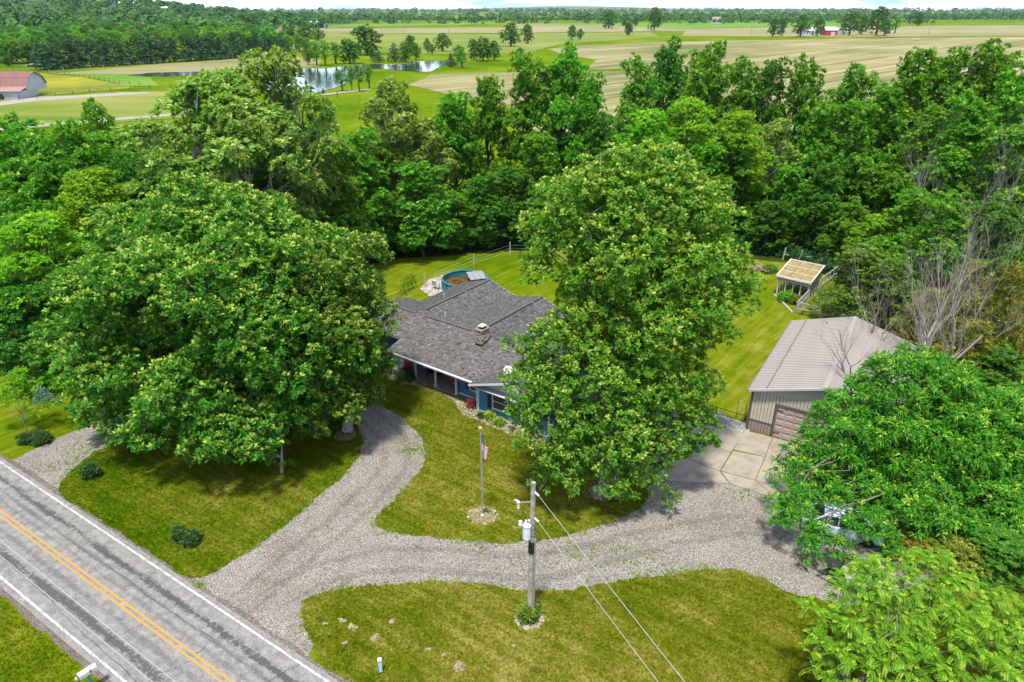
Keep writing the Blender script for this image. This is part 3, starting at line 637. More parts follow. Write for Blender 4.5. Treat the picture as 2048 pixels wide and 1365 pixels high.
def lap_boards(p, q, z0, z1, out, holes=()):
    """clapboards from p to q (local x, y), one object each; holes: (t0, t1, z0, z1) in metres along the wall"""
    p, q = Vector((p[0], p[1], 0)), Vector((q[0], q[1], 0)); L = (q - p).length; d = (q - p) / L; out = Vector((out[0], out[1], 0)); z = z0
    while z < z1 - .02:
        t = min(z + .155, z1); segs = [(0, L)]
        for a, b, c, e in holes:
            if t > c and z < e: segs = [s for u, v in segs for s in ((u, min(v, a)), (max(u, b), v)) if s[1] - s[0] > .05]
        for a, b in segs:
            P, Q = p + d * a, p + d * b; zz = Vector((0, 0, 1))
            mb = MB(); mb.add([P + zz * z + out * .034, Q + zz * z + out * .034, Q + zz * t + out * .012, P + zz * t + out * .012, P + zz * z, Q + zz * z, Q + zz * t, P + zz * t],
                              [(0, 1, 2, 3), (4, 5, 1, 0), (0, 3, 7, 4), (1, 5, 6, 2)])
            mb.build('siding_board', M['blue'], wall)
        z += .15
lx = lambda a: a + 34
ly = lambda b: b - 38
lap_boards((lx(-29.08), ly(35.55)), (lx(-22.72), ly(35.55)), .2, 2.5, (0, -1), ((.85, 3.3, .72, 2.25),))
lap_boards((lx(-29.08), ly(36.6)), (lx(-29.08), ly(35.55)), .2, 2.6, (-1, 0))
lap_boards((lx(-31.98), ly(36.6)), (lx(-29.08), ly(36.6)), .3, 2.8, (0, -1), ((.68, 2.5, .8, 2.2),))
lap_boards((lx(-44.7), ly(38)), (lx(-39.6), ly(38)), .3, 2.9, (0, -1))
for a, b, z0, z1 in ((-29.12, 35.50, .05, 2.62), (-22.68, 35.5, .05, 2.6), (-38.9, 37.95, .2, 3.0)):
    MB().box(h(a, b, (z0 + z1) / 2), (.15, .15, z1 - z0)).build('corner_board', M['white'], house)
MB().box(h(-25.9, 35.52, .13), (6.3, .09, .13)).build('base_trim', M['white'], house)
MB().box(h(-30.55, 36.56, .24), (2.8, .09, .13)).build('base_trim', M['white'], house)
def window(a0, a1, b, z0, z1, shutters=True, sash=True):
    y = b - .05; fr = MB(); t = .085
    for c, d in (((a0 + a1) / 2, z0), ((a0 + a1) / 2, z1)): fr.box(h(c, y, d), (a1 - a0 + t, .09, t))
    for c in (a0, a1): fr.box(h(c, y, (z0 + z1) / 2), (t, .085, z1 - z0 - t))
    f = fr.build('window', M['white'], house)
    MB().box(h((a0 + a1) / 2, b - .02, (z0 + z1) / 2), (a1 - a0 - t, .02, z1 - z0 - t)).build('pane', M['glass'], f)
    if sash: MB().box(h((a0 + a1) / 2, b - .045, (z0 + z1) / 2), (a1 - a0 - t, .05, .045)).build('sash_bar', M['white'], f)
    return f
window(-27.72, -26.30, 35.5, .85, 2.15)
for a in (-28.02, -26.0):
    s = MB(); s.box(h(a, 35.45, 1.5), (.38, .045, 1.42))
    for z in np.arange(.9, 2.15, .12): s.box(h(a, 35.42, z), (.28, .02, .05))
    s.build('shutter', M['shutter'], house)
window(-30.80, -29.65, 36.55, .95, 2.1)
s = MB(); s.box(h(-31.08, 36.5, 1.52), (.36, .045, 1.25)); s.build('shutter', M['shutter'], house)
# porch
MB().box(h(-35.3, 37.1, .10), (6.75, 1.85, .20)).build('porch_floor', M['concrete'], house)
MB().box(h(-38.05, 36.75, .25), (1.5, .7, .12)).build('door_step', M['concrete'], house)
MB().box(h(-38.9, 36.6, .10), (1.0, .9, .19)).build('porch_step', M['concrete'], house)
for a in (-38.4, -36.4, -34.2, -32.0):
    p = MB(); p.box(h(a, 36.25, 1.5), (.14, .14, 2.6)).box(h(a, 36.25, .30), (.20, .20, .2)).box(h(a, 36.25, 2.62), (.20, .20, .14)); p.build('porch_post', M['white'], house)
MB().box(h(-35.2, 36.25, 2.79), (6.7, .16, .18)).build('porch_beam', M['white'], house)
w = MB().box(h(-38.45, 37.65, 1.5), (2.3, 1.0, 2.9)).build('entry_wall', M['blue'], house)
MB().box(h(-38.05, 37.11, 1.38), (.92, .06, 2.1)).build('door', M['red_door'], house)
dd = [o for o in C.objects if o.name == 'door'][0]
MB().lathe(h(-37.70, 37.06, 1.25), [(.03, -.03), (.045, 0), (.03, .03)], 8).build('door_knob', M['steel'], dd)
df = MB()
for a in (-38.57, -37.53): df.box(h(a, 37.1, 1.38), (.1, .1, 2.16))
df.box(h(-38.05, 37.1, 2.5), (1.14, .1, .1)); df.build('door_frame', M['white'], house)
def stone_face(p, q, z0, z1, out, name, mat, parent, rh=(.08, .16), rw=(.16, .5), seed=0, t=(.02, .06)):
    r = random.Random(seed); p, q = Vector((p[0], p[1], 0)), Vector((q[0], q[1], 0)); L = (q - p).length; d = (q - p) / L; n = Vector((out[0], out[1], 0)); V, Fc, ts = [], [], []; z = z0
    while z < z1 - .03:
        hh = min(r.uniform(*rh), z1 - z); x = 0
        while x < L - .02:
            w = min(r.uniform(*rw), L - x); o_ = r.uniform(*t); e = .006; b = len(V)
            for yy in (0, o_):
                for xx, zz in ((x + e, z + e), (x + w - e, z + e), (x + w - e, z + hh - e), (x + e, z + hh - e)): V.append(tuple(p + d * xx + n * yy + Vector((0, 0, zz))))
            Fc += [(b + 4, b + 5, b + 6, b + 7), (b, b + 1, b + 5, b + 4), (b + 1, b + 2, b + 6, b + 5), (b + 2, b + 3, b + 7, b + 6), (b + 3, b, b + 4, b + 7)]; ts += [r.random()] * 5; x += w
        z += hh
    return tag(link(name, np_mesh(name, np.array(V), np.array(Fc), mat, np.array(ts)), None, parent), kind='stuff')
stone_face((lx(-37.35), ly(38)), (lx(-32.0), ly(38)), .2, 2.9, (0, -1), 'ledge_stones', M['stone'], wall, seed=3)
stone_face((lx(-38.95), ly(37.14)), (lx(-38.65), ly(37.14)), .2, 2.9, (0, -1), 'ledge_stones', M['stone'], wall, seed=4)
window(-36.3, -34.9, 37.97, 1.15, 2.2, False); window(-34.3, -32.9, 37.97, 1.15, 2.2, False)
# chimney: part of the house, its stones laid in courses
ch = MB(); ch.box(h(-31.72, 39.35, 4.2), (.60, .98, 1.4)); chim = ch.build('chimney', M['mortar'], house)
x0, x1, y0, y1 = lx(-32.03), lx(-31.41), ly(38.85), ly(39.85)
for k, (p, q, n) in enumerate((((x0, y0), (x1, y0), (0, -1)), ((x1, y0), (x1, y1), (1, 0)), ((x1, y1), (x0, y1), (0, 1)), ((x0, y1), (x0, y0), (-1, 0)))):
    stone_face(p, q, 3.62, 4.88, n, 'chimney_stones', M['chim'], chim, (.07, .13), (.14, .34), 20 + k, (.01, .035))
MB().box(h(-31.72, 39.35, 4.935), (.76, 1.14, .09)).build('chimney_crown', M['chim'], chim)
cp = MB(); cp.box(h(-31.72, 39.35, 5.08), (.32, .42, .2)); cp.build('flue', M['dark'], chim)
cp = MB(); cp.box(h(-31.72, 39.35, 5.2), (.52, .62, .05)); cp.box(h(-31.72, 39.35, 5.24), (.4, .5, .04)); cp.build('chimney_cap', M['soffit'], chim)
fl = MB(); fl.box(h(-31.72, 38.83, 3.66), (.66, .05, .2))
for k in range(5): fl.box(h(-31.39, 38.95 + .2 * k, 3.68 + .05 * k), (.05, .21, .2))
fl.build('flashing', M['black'], chim)
def stack(a, b, z, hgt, r, mat, name='vent_pipe'):
    MB().lathe(h(a, b, z), [(r * 1.6, 0), (r * 1.6, .03), (r, .05), (r, hgt), (r * .7, hgt)], 10).build(name, M[mat], house)
stack(-37.45, 41.35, 3.62, .62, .06, 'white'); stack(-41.0, 45.2, 3.50, .38, .055, 'white'); stack(-29.9, 41.5, 3.55, .5, .06, 'white'); stack(-29.4, 40.9, 3.7, .32, .13, 'steel', 'vent_cap'); stack(-38.0, 40.6, 3.84, .06, .1, 'black', 'roof_vent'); stack(-37.3, 46.9, 3.02, .05, .14, 'black', 'roof_vent')
# satellite dish on the front gable roof, half hidden by the maple
sd = MB(); sd.lathe((0, 0, 0), [(.02, 0), (.2, .03), (.36, .10), (.36, .12), (.2, .05), (.02, .02)], 14)
dsh = sd.build('satellite_dish', M['soffit'], house, True, h(-27.1, 36.6, 3.75)); dsh.rotation_euler = (.9, .2, .3)
MB().tube([(0, 0, 0), (0, -.05, -.42)], .025).build('dish_mast', M['steel'], dsh)
# stone bed along the front
bed = px((760, 745), (800, 770), (850, 772), (905, 800), (925, 830), (945, 838), (1000, 862), (1060, 885), (1120, 905), (1150, 880), (1040, 850), (985, 832), (952, 820), (955, 800), (915, 785), (840, 758), (800, 742))
sheet('stone_bed', smooth_outline(bed, .3, .05, 4, spline=False), .065, M['mulch'], .06)
xs = [p[0] for p in bed]; ys = [p[1] for p in bed]; X = R_.uniform(min(xs), max(xs), 9000); Y = R_.uniform(min(ys), max(ys), 9000); ok = inside(bed, X, Y)
stones('bed_stones', X[ok][:2600], Y[ok][:2600], .06, .05, .13, M['bedstone'], 8)

# ------------------------------------------------------------------ the pole-barn garage
_g = GA * -3.5 + GB * 52.6
gar = tag(empty('garage', (_g.x, _g.y, 0), math.atan2(GA.y, GA.x)), 'tan metal sided garage with pale ribbed metal roof and taupe overhead door', 'garage')
GH, GW, GL0, GL1, GR = 3.5, 4.6, -6.65, 6.85, 5.0
sl_ = (GR - GH) / (GW + .2)
MB().box((0, (GL0 + GL1) / 2, GH / 2 - .05), (2 * GW - .06, GL1 - GL0 - .06, GH - .1)).build('wall', M['brown_trim'], gar)  # brown backing, seen through the panel gaps as painted rib shadows
gtop = lambda x: GR - sl_ * abs(x) - .14
mb = MB()
for y in (GL0 + .04, GL1 - .04): mb.add([(-GW, y, GH - .2), (GW, y, GH - .2), (0, y, gtop(0))], [(0, 1, 2)])
mb.build('gable_wall', M['tan_panel'], gar)
DX0, DX1, DH = -2.75, 2.15, 2.62
pw = .23; x = -GW + .08
while x < GW - .1:
    x2 = min(x + pw - .034, GW - .08); mid_ = (x + x2) / 2
    over_door = DX0 - .12 < mid_ < DX1 + .12
    z0 = (DH + .16) if over_door else 1.0
    mb = MB(); zt1, zt2 = gtop(x), gtop(x2); y = GL0 - .02
    mb.add([(x, y, z0), (x2, y, z0), (x2, y, zt2), (x, y, zt1), (x, y + .02, z0), (x2, y + .02, z0), (x2, y + .02, zt2), (x, y + .02, zt1)], [(0, 1, 2, 3), (4, 0, 3, 7), (1, 5, 6, 2), (4, 5, 1, 0), (3, 2, 6, 7)])
    mb.build('wall_panel', M['tan_panel'], gar)
    if not over_door:
        mb = MB(); mb.box((mid_, GL0 - .012, .5), (x2 - x, .024, .94)); mb.build('wainscot_panel', M['brown_panel'], gar)
    x += pw
y = GL0
for side in (-1, 1):
    yy = GL0 + .05
    while yy < GL1 - .2:
        mb = MB(); mb.box((side * (GW + .0), yy + .22, 2.2), (.03, .43, 2.4)).box((side * (GW + .02), yy + .43, 2.2), (.04, .04, 2.4)); mb.build('wall_panel', M['tan_panel'], gar)
        MB().box((side * (GW + .0), yy + .22, .5), (.035, .43, .95)).build('wainscot_panel', M['brown_panel'], gar); yy += .45
for sx in (-1, 1): MB().box((sx * (GW - .02), GL0 - .02, GH / 2 - .05), (.16, .14, GH - .15)).build('corner_trim', M['brown_trim'], gar)
MB().box(((-GW + DX0 - .1) / 2, GL0 - .04, 1.0), (GW + DX0 - .2, .05, .06)).build('wainscot_trim', M['brown_trim'], gar); MB().box(((GW + DX1 + .1) / 2, GL0 - .04, 1.0), (GW - DX1 - .2, .05, .06)).build('wainscot_trim', M['brown_trim'], gar)
t_ = MB(); t_.box((DX0 - .07, GL0 - .05, DH / 2), (.14, .10, DH)).box((DX1 + .07, GL0 - .05, DH / 2), (.14, .10, DH)).box(((DX0 + DX1) / 2, GL0 - .05, DH + .07), (DX1 - DX0 + .28, .10, .14)); t_.build('door_frame', M['brown_trim'], gar)
od = MB().box(((DX0 + DX1) / 2, GL0 + .0, DH / 2), (DX1 - DX0, .05, DH)).build('overhead_door', M['garage_door'], gar)
for r in range(5):
    for c in range(8):
        cw, chh = (DX1 - DX0) / 8, DH / 5; cx, cz = DX0 + cw * (c + .5), chh * (r + .5)
        mb = MB(); a, b = cw * .42, chh * .36; y0_, y1_ = GL0 - .026, GL0 - .052
        mb.add([(cx - a, y0_, cz - b), (cx + a, y0_, cz - b), (cx + a, y0_, cz + b), (cx - a, y0_, cz + b)] + [(cx - a * .86, y1_, cz - b * .76), (cx + a * .86, y1_, cz - b * .76), (cx + a * .86, y1_, cz + b * .76), (cx - a * .86, y1_, cz + b * .76)],
               [(4, 5, 6, 7), (0, 1, 5, 4), (1, 2, 6, 5), (2, 3, 7, 6), (3, 0, 4, 7)])
        mb.build('door_panel', M['garage_door'], od)
for r in range(1, 5): MB().box(((DX0 + DX1) / 2, GL0 - .027, DH / 5 * r), (DX1 - DX0 - .02, .012, .014)).build('door_joint', M['brown_trim'], od)
for z in (.45, 2.3): MB().box((DX0 + .22, GL0 - .06, z), (.42, .02, .05)).build('strap_hinge', M['black'], od)
# roof: panel by panel on both slopes
for side in (-1, 1):
    yy = GL0 - .35; L = GL1 - GL0 + .7; n = 46; pwid = L / n; X = GW + .28
    zr, ze = GR, GR - sl_ * X
    me = None
    for k in range(n):
        if me is None:
            mb = MB(); e = .004
            mb.slab([(0, 0, zr), (0, pwid - e, zr), (side * X, pwid - e, ze), (side * X, 0, ze)][::(1 if side < 0 else -1)], .05)
            for c in (.5,): pass
            mb.bar((side * .02, pwid - .03, zr + .012), (side * X, pwid - .03, ze + .012), .05, .035)
            me = mb.mesh('roof_panel', M['metal_roof'])
        link('roof_panel', me, None, gar, (0, yy + pwid * k, rnd.uniform(-.003, .003)))
rc = MB()
for side in (-1, 1): rc.add([(0, GL0 - .38, GR + .06), (0, GL1 + .38, GR + .06), (side * .17, GL1 + .38, GR + .002), (side * .17, GL0 - .38, GR + .002)], [(0, 1, 2, 3) if side < 0 else (0, 3, 2, 1)])
rc.build('ridge_cap', M['metal_roof'], gar)
xs_ = -GW * .80; MB().bar((xs_, GL0 - .3, GR - sl_ * abs(xs_) + .035), (xs_, GL1 + .3, GR - sl_ * abs(xs_) + .035), .07, .02).build('roof_seam', M['brown_trim'], gar)
for sx in (-1, 1):
    X = GW + .28
    MB().bar((sx * X, GL0 - .36, GR - sl_ * X - .06), (0, GL0 - .36, GR - .06), .05, .17).build('rake_trim', M['soffit'], gar)
    MB().bar((sx * X, GL1 + .36, GR - sl_ * X - .06), (0, GL1 + .36, GR - .06), .05, .17).build('rake_trim', M['soffit'], gar)
    MB().bar((sx * (X + .03), GL0 - .36, GR - sl_ * X - .08), (sx * (X + .03), GL1 + .36, GR - sl_ * X - .08), .10, .12).build('gutter', M['brown_trim'], gar)
lp = MB(); lp.tube([(.55, GL0 - .02, 3.75), (.55, GL0 - .25, 3.85), (.55, GL0 - .4, 3.7)], .025).lathe((.55, GL0 - .42, 3.5), [(.16, 0), (.12, .1), (.04, .2)], 10); lp.build('wall_lamp', M['black'], gar)
MB().lathe((-GW - .08, GL0 + 1.0, 1.5), [(.02, 0), (.2, .02), (.2, .06), (.02, .08)], 10).build('hose_reel', M['rubber'], gar)

# ------------------------------------------------------------------ lean-to coop with yellowed roof sheets
p00, p10, p01 = G(1553, 588), G(1612, 602), G(1640, 538, 2.9)
ax = (p10 - p00); LW = ax.length; ax.normalize(); ay = Vector((-ax.y, ax.x, 0)); LD = 3.5
coop = tag(empty('lean_to_shed', (p00.x, p00.y, 0), math.atan2(ax.y, ax.x)), 'open lean-to garden shed on white posts with yellowed translucent roof', 'shed')
zf, zb = 2.15, 2.95
zr_ = lambda y: zf + (zb - zf) * (y + .2) / (LD + .4)
n = 3
for i in range(n):
    for j in range(3):
        ww, dd_ = (LW + .4) / 3, (LD + .4) / n
        x, y = -.2 + ww * j, -.2 + dd_ * i
        MB().slab([(x + .02, y + .02, zr_(y)), (x + ww - .02, y + .02, zr_(y)), (x + ww - .02, y + dd_ - .02, zr_(y + dd_)), (x + .02, y + dd_ - .02, zr_(y + dd_))], .03).build('roof_sheet', M['poly'], coop)
for i in range(n + 1):
    y = -.2 + (LD + .4) / n * i
    MB().bar((-.24, y, zr_(y) + .02), (LW + .24, y, zr_(y) + .02), .10 if i in (0, n) else .06, .10 if i in (0, n) else .05).build('roof_batten', M['white'], coop)
for x in (-.22, LW + .22): MB().bar((x, -.2, zf + .03), (x, LD + .2, zb + .03), .10, .14).build('rake_board', M['white'], coop)
MB().box((LW / 2, -.1, zf - .28), (LW + .3, .05, .42)).build('fascia_board', M['cream'], coop)
MB().bar((-.3, -.32, zf - .04), (LW + .3, -.32, zf - .10), .11, .09).build('gutter', M['wood_grey'], coop)
MB().add([(LW + .1, -.1, zf - .5), (LW + .1, LD, zf - .5), (LW + .1, LD, zb - .06), (LW + .1, -.1, zf - .06), (LW + .13, -.1, zf - .5), (LW + .13, LD, zf - .5), (LW + .13, LD, zb - .06), (LW + .13, -.1, zf - .06)], [(0, 3, 2, 1), (4, 5, 6, 7), (0, 1, 5, 4), (3, 7, 6, 2)]).build('side_board', M['cream'], coop)
for x in np.linspace(0, LW, 5): MB().box((x, 0, (zf - .3) / 2), (.12, .10, zf - .3)).build('post', M['white'], coop)
for yv in np.linspace(.8, LD, 4):
    MB().box((LW, yv, (zf - .3) / 2 + .1), (.10, .12, zf - .1)).build('post', M['white'], coop); MB().box((0, yv, (zf - .3) / 2 + .1), (.10, .12, zf - .1)).build('post', M['white'], coop)
MB().box((LW / 2, LD, 1.2), (LW, .05, 2.4)).build('back_wall', M['wood_grey'], coop)
# timber edging of its bed, and the grey rail fences round the garden
def fence(name, pts, hgt, label, postw=.12, rails=(1.0,), mat='wood_grey', railw=.12, every=2.2, cat='fence', wire=False):
    f = tag(empty(name, tuple(pts[0])), label, cat); o = Vector(pts[0])
    for i in range(len(pts) - 1):
        p, q = Vector(pts[i]) - o, Vector(pts[i + 1]) - o; L = (q - p).length; k = max(1, round(L / every))
        for j in range(k + (1 if i == len(pts) - 2 else 0)):
            c = p.lerp(q, j / k); MB().box((c.x, c.y, hgt / 2), (postw, postw, hgt), rnd.uniform(-.1, .1)).build('post', M[mat], f)
        for r in rails:
            MB().bar((p.x, p.y, hgt * r), (q.x, q.y, hgt * r), railw * .6, railw).build('rail', M[mat], f)
    return f
fence('rail_fence', [G(1591, 628), G(1640, 640), G(1790, 668), G(1850, 690)], 1.35, 'weathered grey rail fence running behind the tan garage', .14, (.96, .5), every=2.0)
fence('rail_fence', [G(1591, 628), G(1614, 604)], 1.4, 'short weathered fence joining the lean-to shed to the rail fence', .12, (.96, .5), every=.7)
fence('rail_fence', [G(1640, 580), G(1672, 556)], 1.5, 'overgrown fence leading back from the lean-to shed', .1, (.95, .4), every=1.2)
e_ = tag(empty('timber_edging'), 'pale timber edging round the bed in front of the lean-to shed', 'edging')
for p, q in (((1548, 590), (1562, 602)), ((1562, 602), (1584, 625))):
    MB().bar(G(*p, .1), G(*q, .1), .16, .2).build('edging_timber', M['cream'], e_)
fence('yard_fence', [G(1395, 832), G(1430, 838), G(1494, 858)], 1.1, 'low black wire fence between the maple and the garage', .07, (.95, .5), 'black', .04, 1.7)
for k, (u, v) in enumerate(((1472, 836), (1488, 843))):
    tp = MB(); g = G(u, v); tp.box((0, 0, .75), (.04, .05, 1.5)).box((0, 0, 1.46), (.045, .055, .1)); tag(tp.build('fence_stake', M['brown_trim'], loc=(g.x, g.y, 0)), ('thin steel stake further from the garage wall', 'thin steel stake nearer the garage wall')[k], 'stake')
bf = tag(empty('field_fence'), 'wire fence on posts along the edge of the woods behind the pool', 'fence')
fp = [G(u, v) for u, v in ((850, 575), (948, 535), (1020, 510), (1100, 512), (1180, 512))]
for i, p in enumerate(fp):
    MB().box((p.x, p.y, .85), (.12, .12, 1.7)).build('post', M['wood_grey'], bf)
    if i:
        for z in (.5, .9, 1.3): MB().bar((fp[i - 1].x, fp[i - 1].y, z), (p.x, p.y, z), .012).build('fence_wire', M['wire'], bf)
f2 = tag(empty('field_fence'), 'leaning grey post and rail fence at the shaded wood edge behind the shed', 'fence')
fp = [G(u, v) for u, v in ((1565, 520), (1598, 525), (1640, 522))]
for i, p in enumerate(fp):
    MB().bar((p.x, p.y, 0), (p.x + .15, p.y, 1.6), .13).build('post', M['wood_grey'], f2)
    if i: MB().bar((fp[i - 1].x, fp[i - 1].y, .8), (p.x, p.y, .5), .06, .1).build('rail', M['wood_grey'], f2)
# pink shed half hidden by the dead trees
g = G(1800, 690); ps = tag(empty('shed', (g.x, g.y, 0), -.5), 'small cream shed with faded red roof behind the garage and dead branches', 'shed')
MB().box((0, 0, .9), (1.9, 2.2, 1.8)).build('wall', M['cream'], ps)
MB().slab([(-1.1, -1.3, 2.0), (0, -1.3, 2.55), (0, 1.3, 2.55), (-1.1, 1.3, 2.0)], .06).build('roof', M['pinkroof'], ps)
MB().slab([(0, -1.3, 2.55), (1.1, -1.3, 2.0), (1.1, 1.3, 2.0), (0, 1.3, 2.55)], .06).build('roof', M['pinkroof'], ps)
# brush pile
g = G(1522, 542); bp = MB(); r_ = random.Random(3)
for k in range(70):
    a = r_.uniform(0, 6.28); x, y, z = r_.gauss(0, .7), r_.gauss(0, .5), abs(r_.gauss(0, .25)); d = Vector((math.cos(a), math.sin(a), r_.uniform(-.2, .3))) * r_.uniform(.4, .9)
    bp.tube([(x, y, z + .1), (x + d.x, y + d.y, z + .1 + d.z * .5)], .04, 5)
tag(bp.build('brush_pile', plain('dead_brush', (.27, .17, .14), .3, 4, .9), loc=(g.x, g.y, 0)), 'heap of cut brown branches on the grass beside the wood', 'brush pile')

# ------------------------------------------------------------------ pool, patio stones, chair
g = G(930, 566, .6); pool = tag(empty('swimming_pool', (g.x, g.y, 0)), 'round above-ground pool with teal liner and murky brown water', 'pool')
PR = 2.55
MB().lathe((0, 0, 0), [(PR, 0), (PR, 1.15), (PR + .08, 1.15), (PR + .08, 1.22), (PR - .1, 1.22), (PR - .1, 1.15), (PR - .04, 1.15), (PR - .04, .4)], 40).build('wall', M['teal'], pool)
MB().lathe((0, 0, 0), [(PR - .05, .50), (PR - .05, .52)], 40).build('water', M['pool_water'], pool)
for k in range(20):
    a = k * math.pi / 10; MB().box(((PR + .05) * math.cos(a), (PR + .05) * math.sin(a), .6), (.08, .12, 1.2), a).build('wall_rib', M['tealpost'], pool)
q_ = [G(932, 544, 1.35), G(964, 541, 1.35), G(974, 556, 1.35), G(941, 560, 1.35)]
sp_ = tag(empty('pool_cover_panel', tuple(q_[0])), 'flat grey panel lying across the far side of the pool', 'panel')
for i in range(3):
    a, b = i / 3 + .01, (i + 1) / 3 - .01
    c0, c1, c2, c3 = (q_[0].lerp(q_[1], a), q_[0].lerp(q_[1], b), q_[3].lerp(q_[2], b), q_[3].lerp(q_[2], a)); o = q_[0]
    MB().slab([tuple(p - o) for p in (c3, c2, c1, c0)], .06).build('panel_strip', M['solar'], sp_)
X, Y, P_ = scatter_poly(((842, 578), (858, 560), (885, 552), (905, 575), (895, 592), (860, 592)), 420)
sheet('patio_bed', smooth_outline(P_, .6, .1, 5, spline=False), .02, M['dirt'])
M['patio'] = tinted('patio_stone', [(0, (0.176, 0.152, 0.132)), (1, (0.336, 0.308, 0.28))], .85)
stones('patio_stones', X, Y, .02, .12, .26, M['patio'], 9)
def lawn_chair(g, rz, label):
    ch = tag(empty('lawn_chair', (g.x, g.y, .03), rz), label, 'chair')
    MB().box((0, 0, .42), (.56, .52, .05)).build('seat', M['white'], ch)
    b = MB(); b.box((0, .30, .78), (.56, .05, .62), M=Matrix.Rotation(-.25, 3, 'X')); b.build('backrest', M['white'], ch)
    for sx in (-1, 1):
        for sy in (-1, 1): MB().bar((sx * .25, sy * .22, .42), (sx * .30, sy * .28, 0), .06).build('leg', M['white'], ch)
        MB().box((sx * .31, 0, .66), (.08, .6, .05)).build('armrest', M['white'], ch)
        MB().bar((sx * .31, -.24, .44), (sx * .31, -.26, .66), .05).build('arm_support', M['white'], ch)
lawn_chair(G(872, 578), 2.6, 'white plastic lawn chair on the stones beside the pool')

# ------------------------------------------------------------------ trees
def unit(a): return a / np.maximum(np.linalg.norm(a, axis=-1, keepdims=True), 1e-9)
def leaves(P, A, K, L, Wd, young, q, phi=(.5, 1.5), droop=.15, reach=.10, tt=None):
    """K leaves round every tuft (position P, axis A); returns vertices, quads and one tint per quad"""
    T = len(P); n = T * K
    p = np.repeat(P, K, 0); a = np.repeat(A, K, 0); g = q.normal(size=(n, 3)); perp = unit(g - (g * a).sum(1, keepdims=True) * a)
    ph = q.uniform(phi[0], phi[1], n)[:, None]; d = a * np.cos(ph) + perp * np.sin(ph)
    side = unit(np.cross(d, a) + q.normal(size=(n, 3)) * .35); l = (L * q.uniform(.6, 1.25, n))[:, None]; w = (Wd * q.uniform(.7, 1.2, n))[:, None]
    b = p + d * (reach * q.uniform(.1, 1.6, n)[:, None]); up = np.array([0, 0, 1.0])
    tip = b + d * l - up * l * droop; midp = b + d * l * .48 + up * l * .07
    V = np.stack([b, midp + side * w / 2, tip, midp - side * w / 2], 1).reshape(-1, 3)
    if tt is None: tt = q.uniform(0, .36, T)
    t = np.repeat(tt, K) + q.uniform(0, .26, n)
    yl = np.repeat(young, K) & (ph[:, 0] < .95) & (q.uniform(size=n) < .8)
    t = np.where(yl, q.uniform(.72, 1.0, n), t)
    return V, np.arange(n * 4).reshape(-1, 4), t
def fronds(P, A, q, Lf=.62, pairs=9, lw=.055, ll=.17, per=4):
    """compound leaves: arching stalks with rows of leaflets"""
    T = len(P); n = T * per; p = np.repeat(P, per, 0); a = np.repeat(A, per, 0)
    g = q.normal(size=(n, 3)); perp = unit(g - (g * a).sum(1, keepdims=True) * a); ph = q.uniform(.5, 1.35, n)[:, None]
    d = a * np.cos(ph) + perp * np.sin(ph); L = (Lf * q.uniform(.6, 1.2, n))[:, None]
    side = unit(np.cross(d, np.array([0, 0, 1.0]))); Vs, ts = [], []
    t0 = np.repeat(q.uniform(.0, .45, T), per) + q.uniform(0, .3, n); tipn = q.uniform(size=n) < .35
    for i in range(pairs):
        s = (i + 1) / pairs; c = p + d * L * s - np.array([0, 0, 1.0]) * (L * .55 * s * s)
        ln = ll * (1 - .55 * abs(s - .45)); dd = unit(d - np.array([0, 0, 1.0]) * (1.1 * s))
        for sg in (-1, 1):
            tip = c + (side * sg * .95 + dd * .35) * ln - np.array([0, 0, .02]); m = (c + tip) / 2 + np.array([0, 0, .012])
            Vs.append(np.stack([c, m + dd * lw / 2, tip, m - dd * lw / 2], 1)); ts.append(np.where(tipn & (s > .62), .72 + .28 * s * q.uniform(.6, 1, n), t0))
    V = np.concatenate(Vs).reshape(-1, 3); return V, np.arange(len(V)).reshape(-1, 4), np.concatenate(ts)
def sublobes(lobes, n, q, fr=(.27, .42)):
    """the ends of the branches: small rounded sprays over the skin of every lobe, with hollows between them"""
    Lb = np.array(lobes, float); c, r = Lb[:, :3], Lb[:, 3:6]; out = []
    for i in range(len(Lb)):
        rm = r[i].prod() ** (1 / 3); k = max(5, int(n * min(1.6, rm / 2)))
        g = np.arange(k) + .5; ph = np.arccos(1 - 1.75 * g / k); th = np.pi * (1 + 5 ** .5) * g + q.uniform(0, 6.28)
        d = unit(np.stack([np.cos(th) * np.sin(ph), np.sin(th) * np.sin(ph), np.cos(ph)], 1) + q.normal(0, .22, (k, 3)))
        p = c[i] + d * r[i] * q.uniform(.68, .95, k)[:, None]; ok = np.ones(k, bool)
        for j in range(len(Lb)):
            if j != i: ok &= (((p - c[j]) / r[j]) ** 2).sum(1) > .62 ** 2
        for x, dd in zip(p[ok], d[ok]):
            rr = rm * q.uniform(*fr); out.append((x[0], x[1], x[2], rr * 1.1, rr * 1.1, rr * .9))
    return out
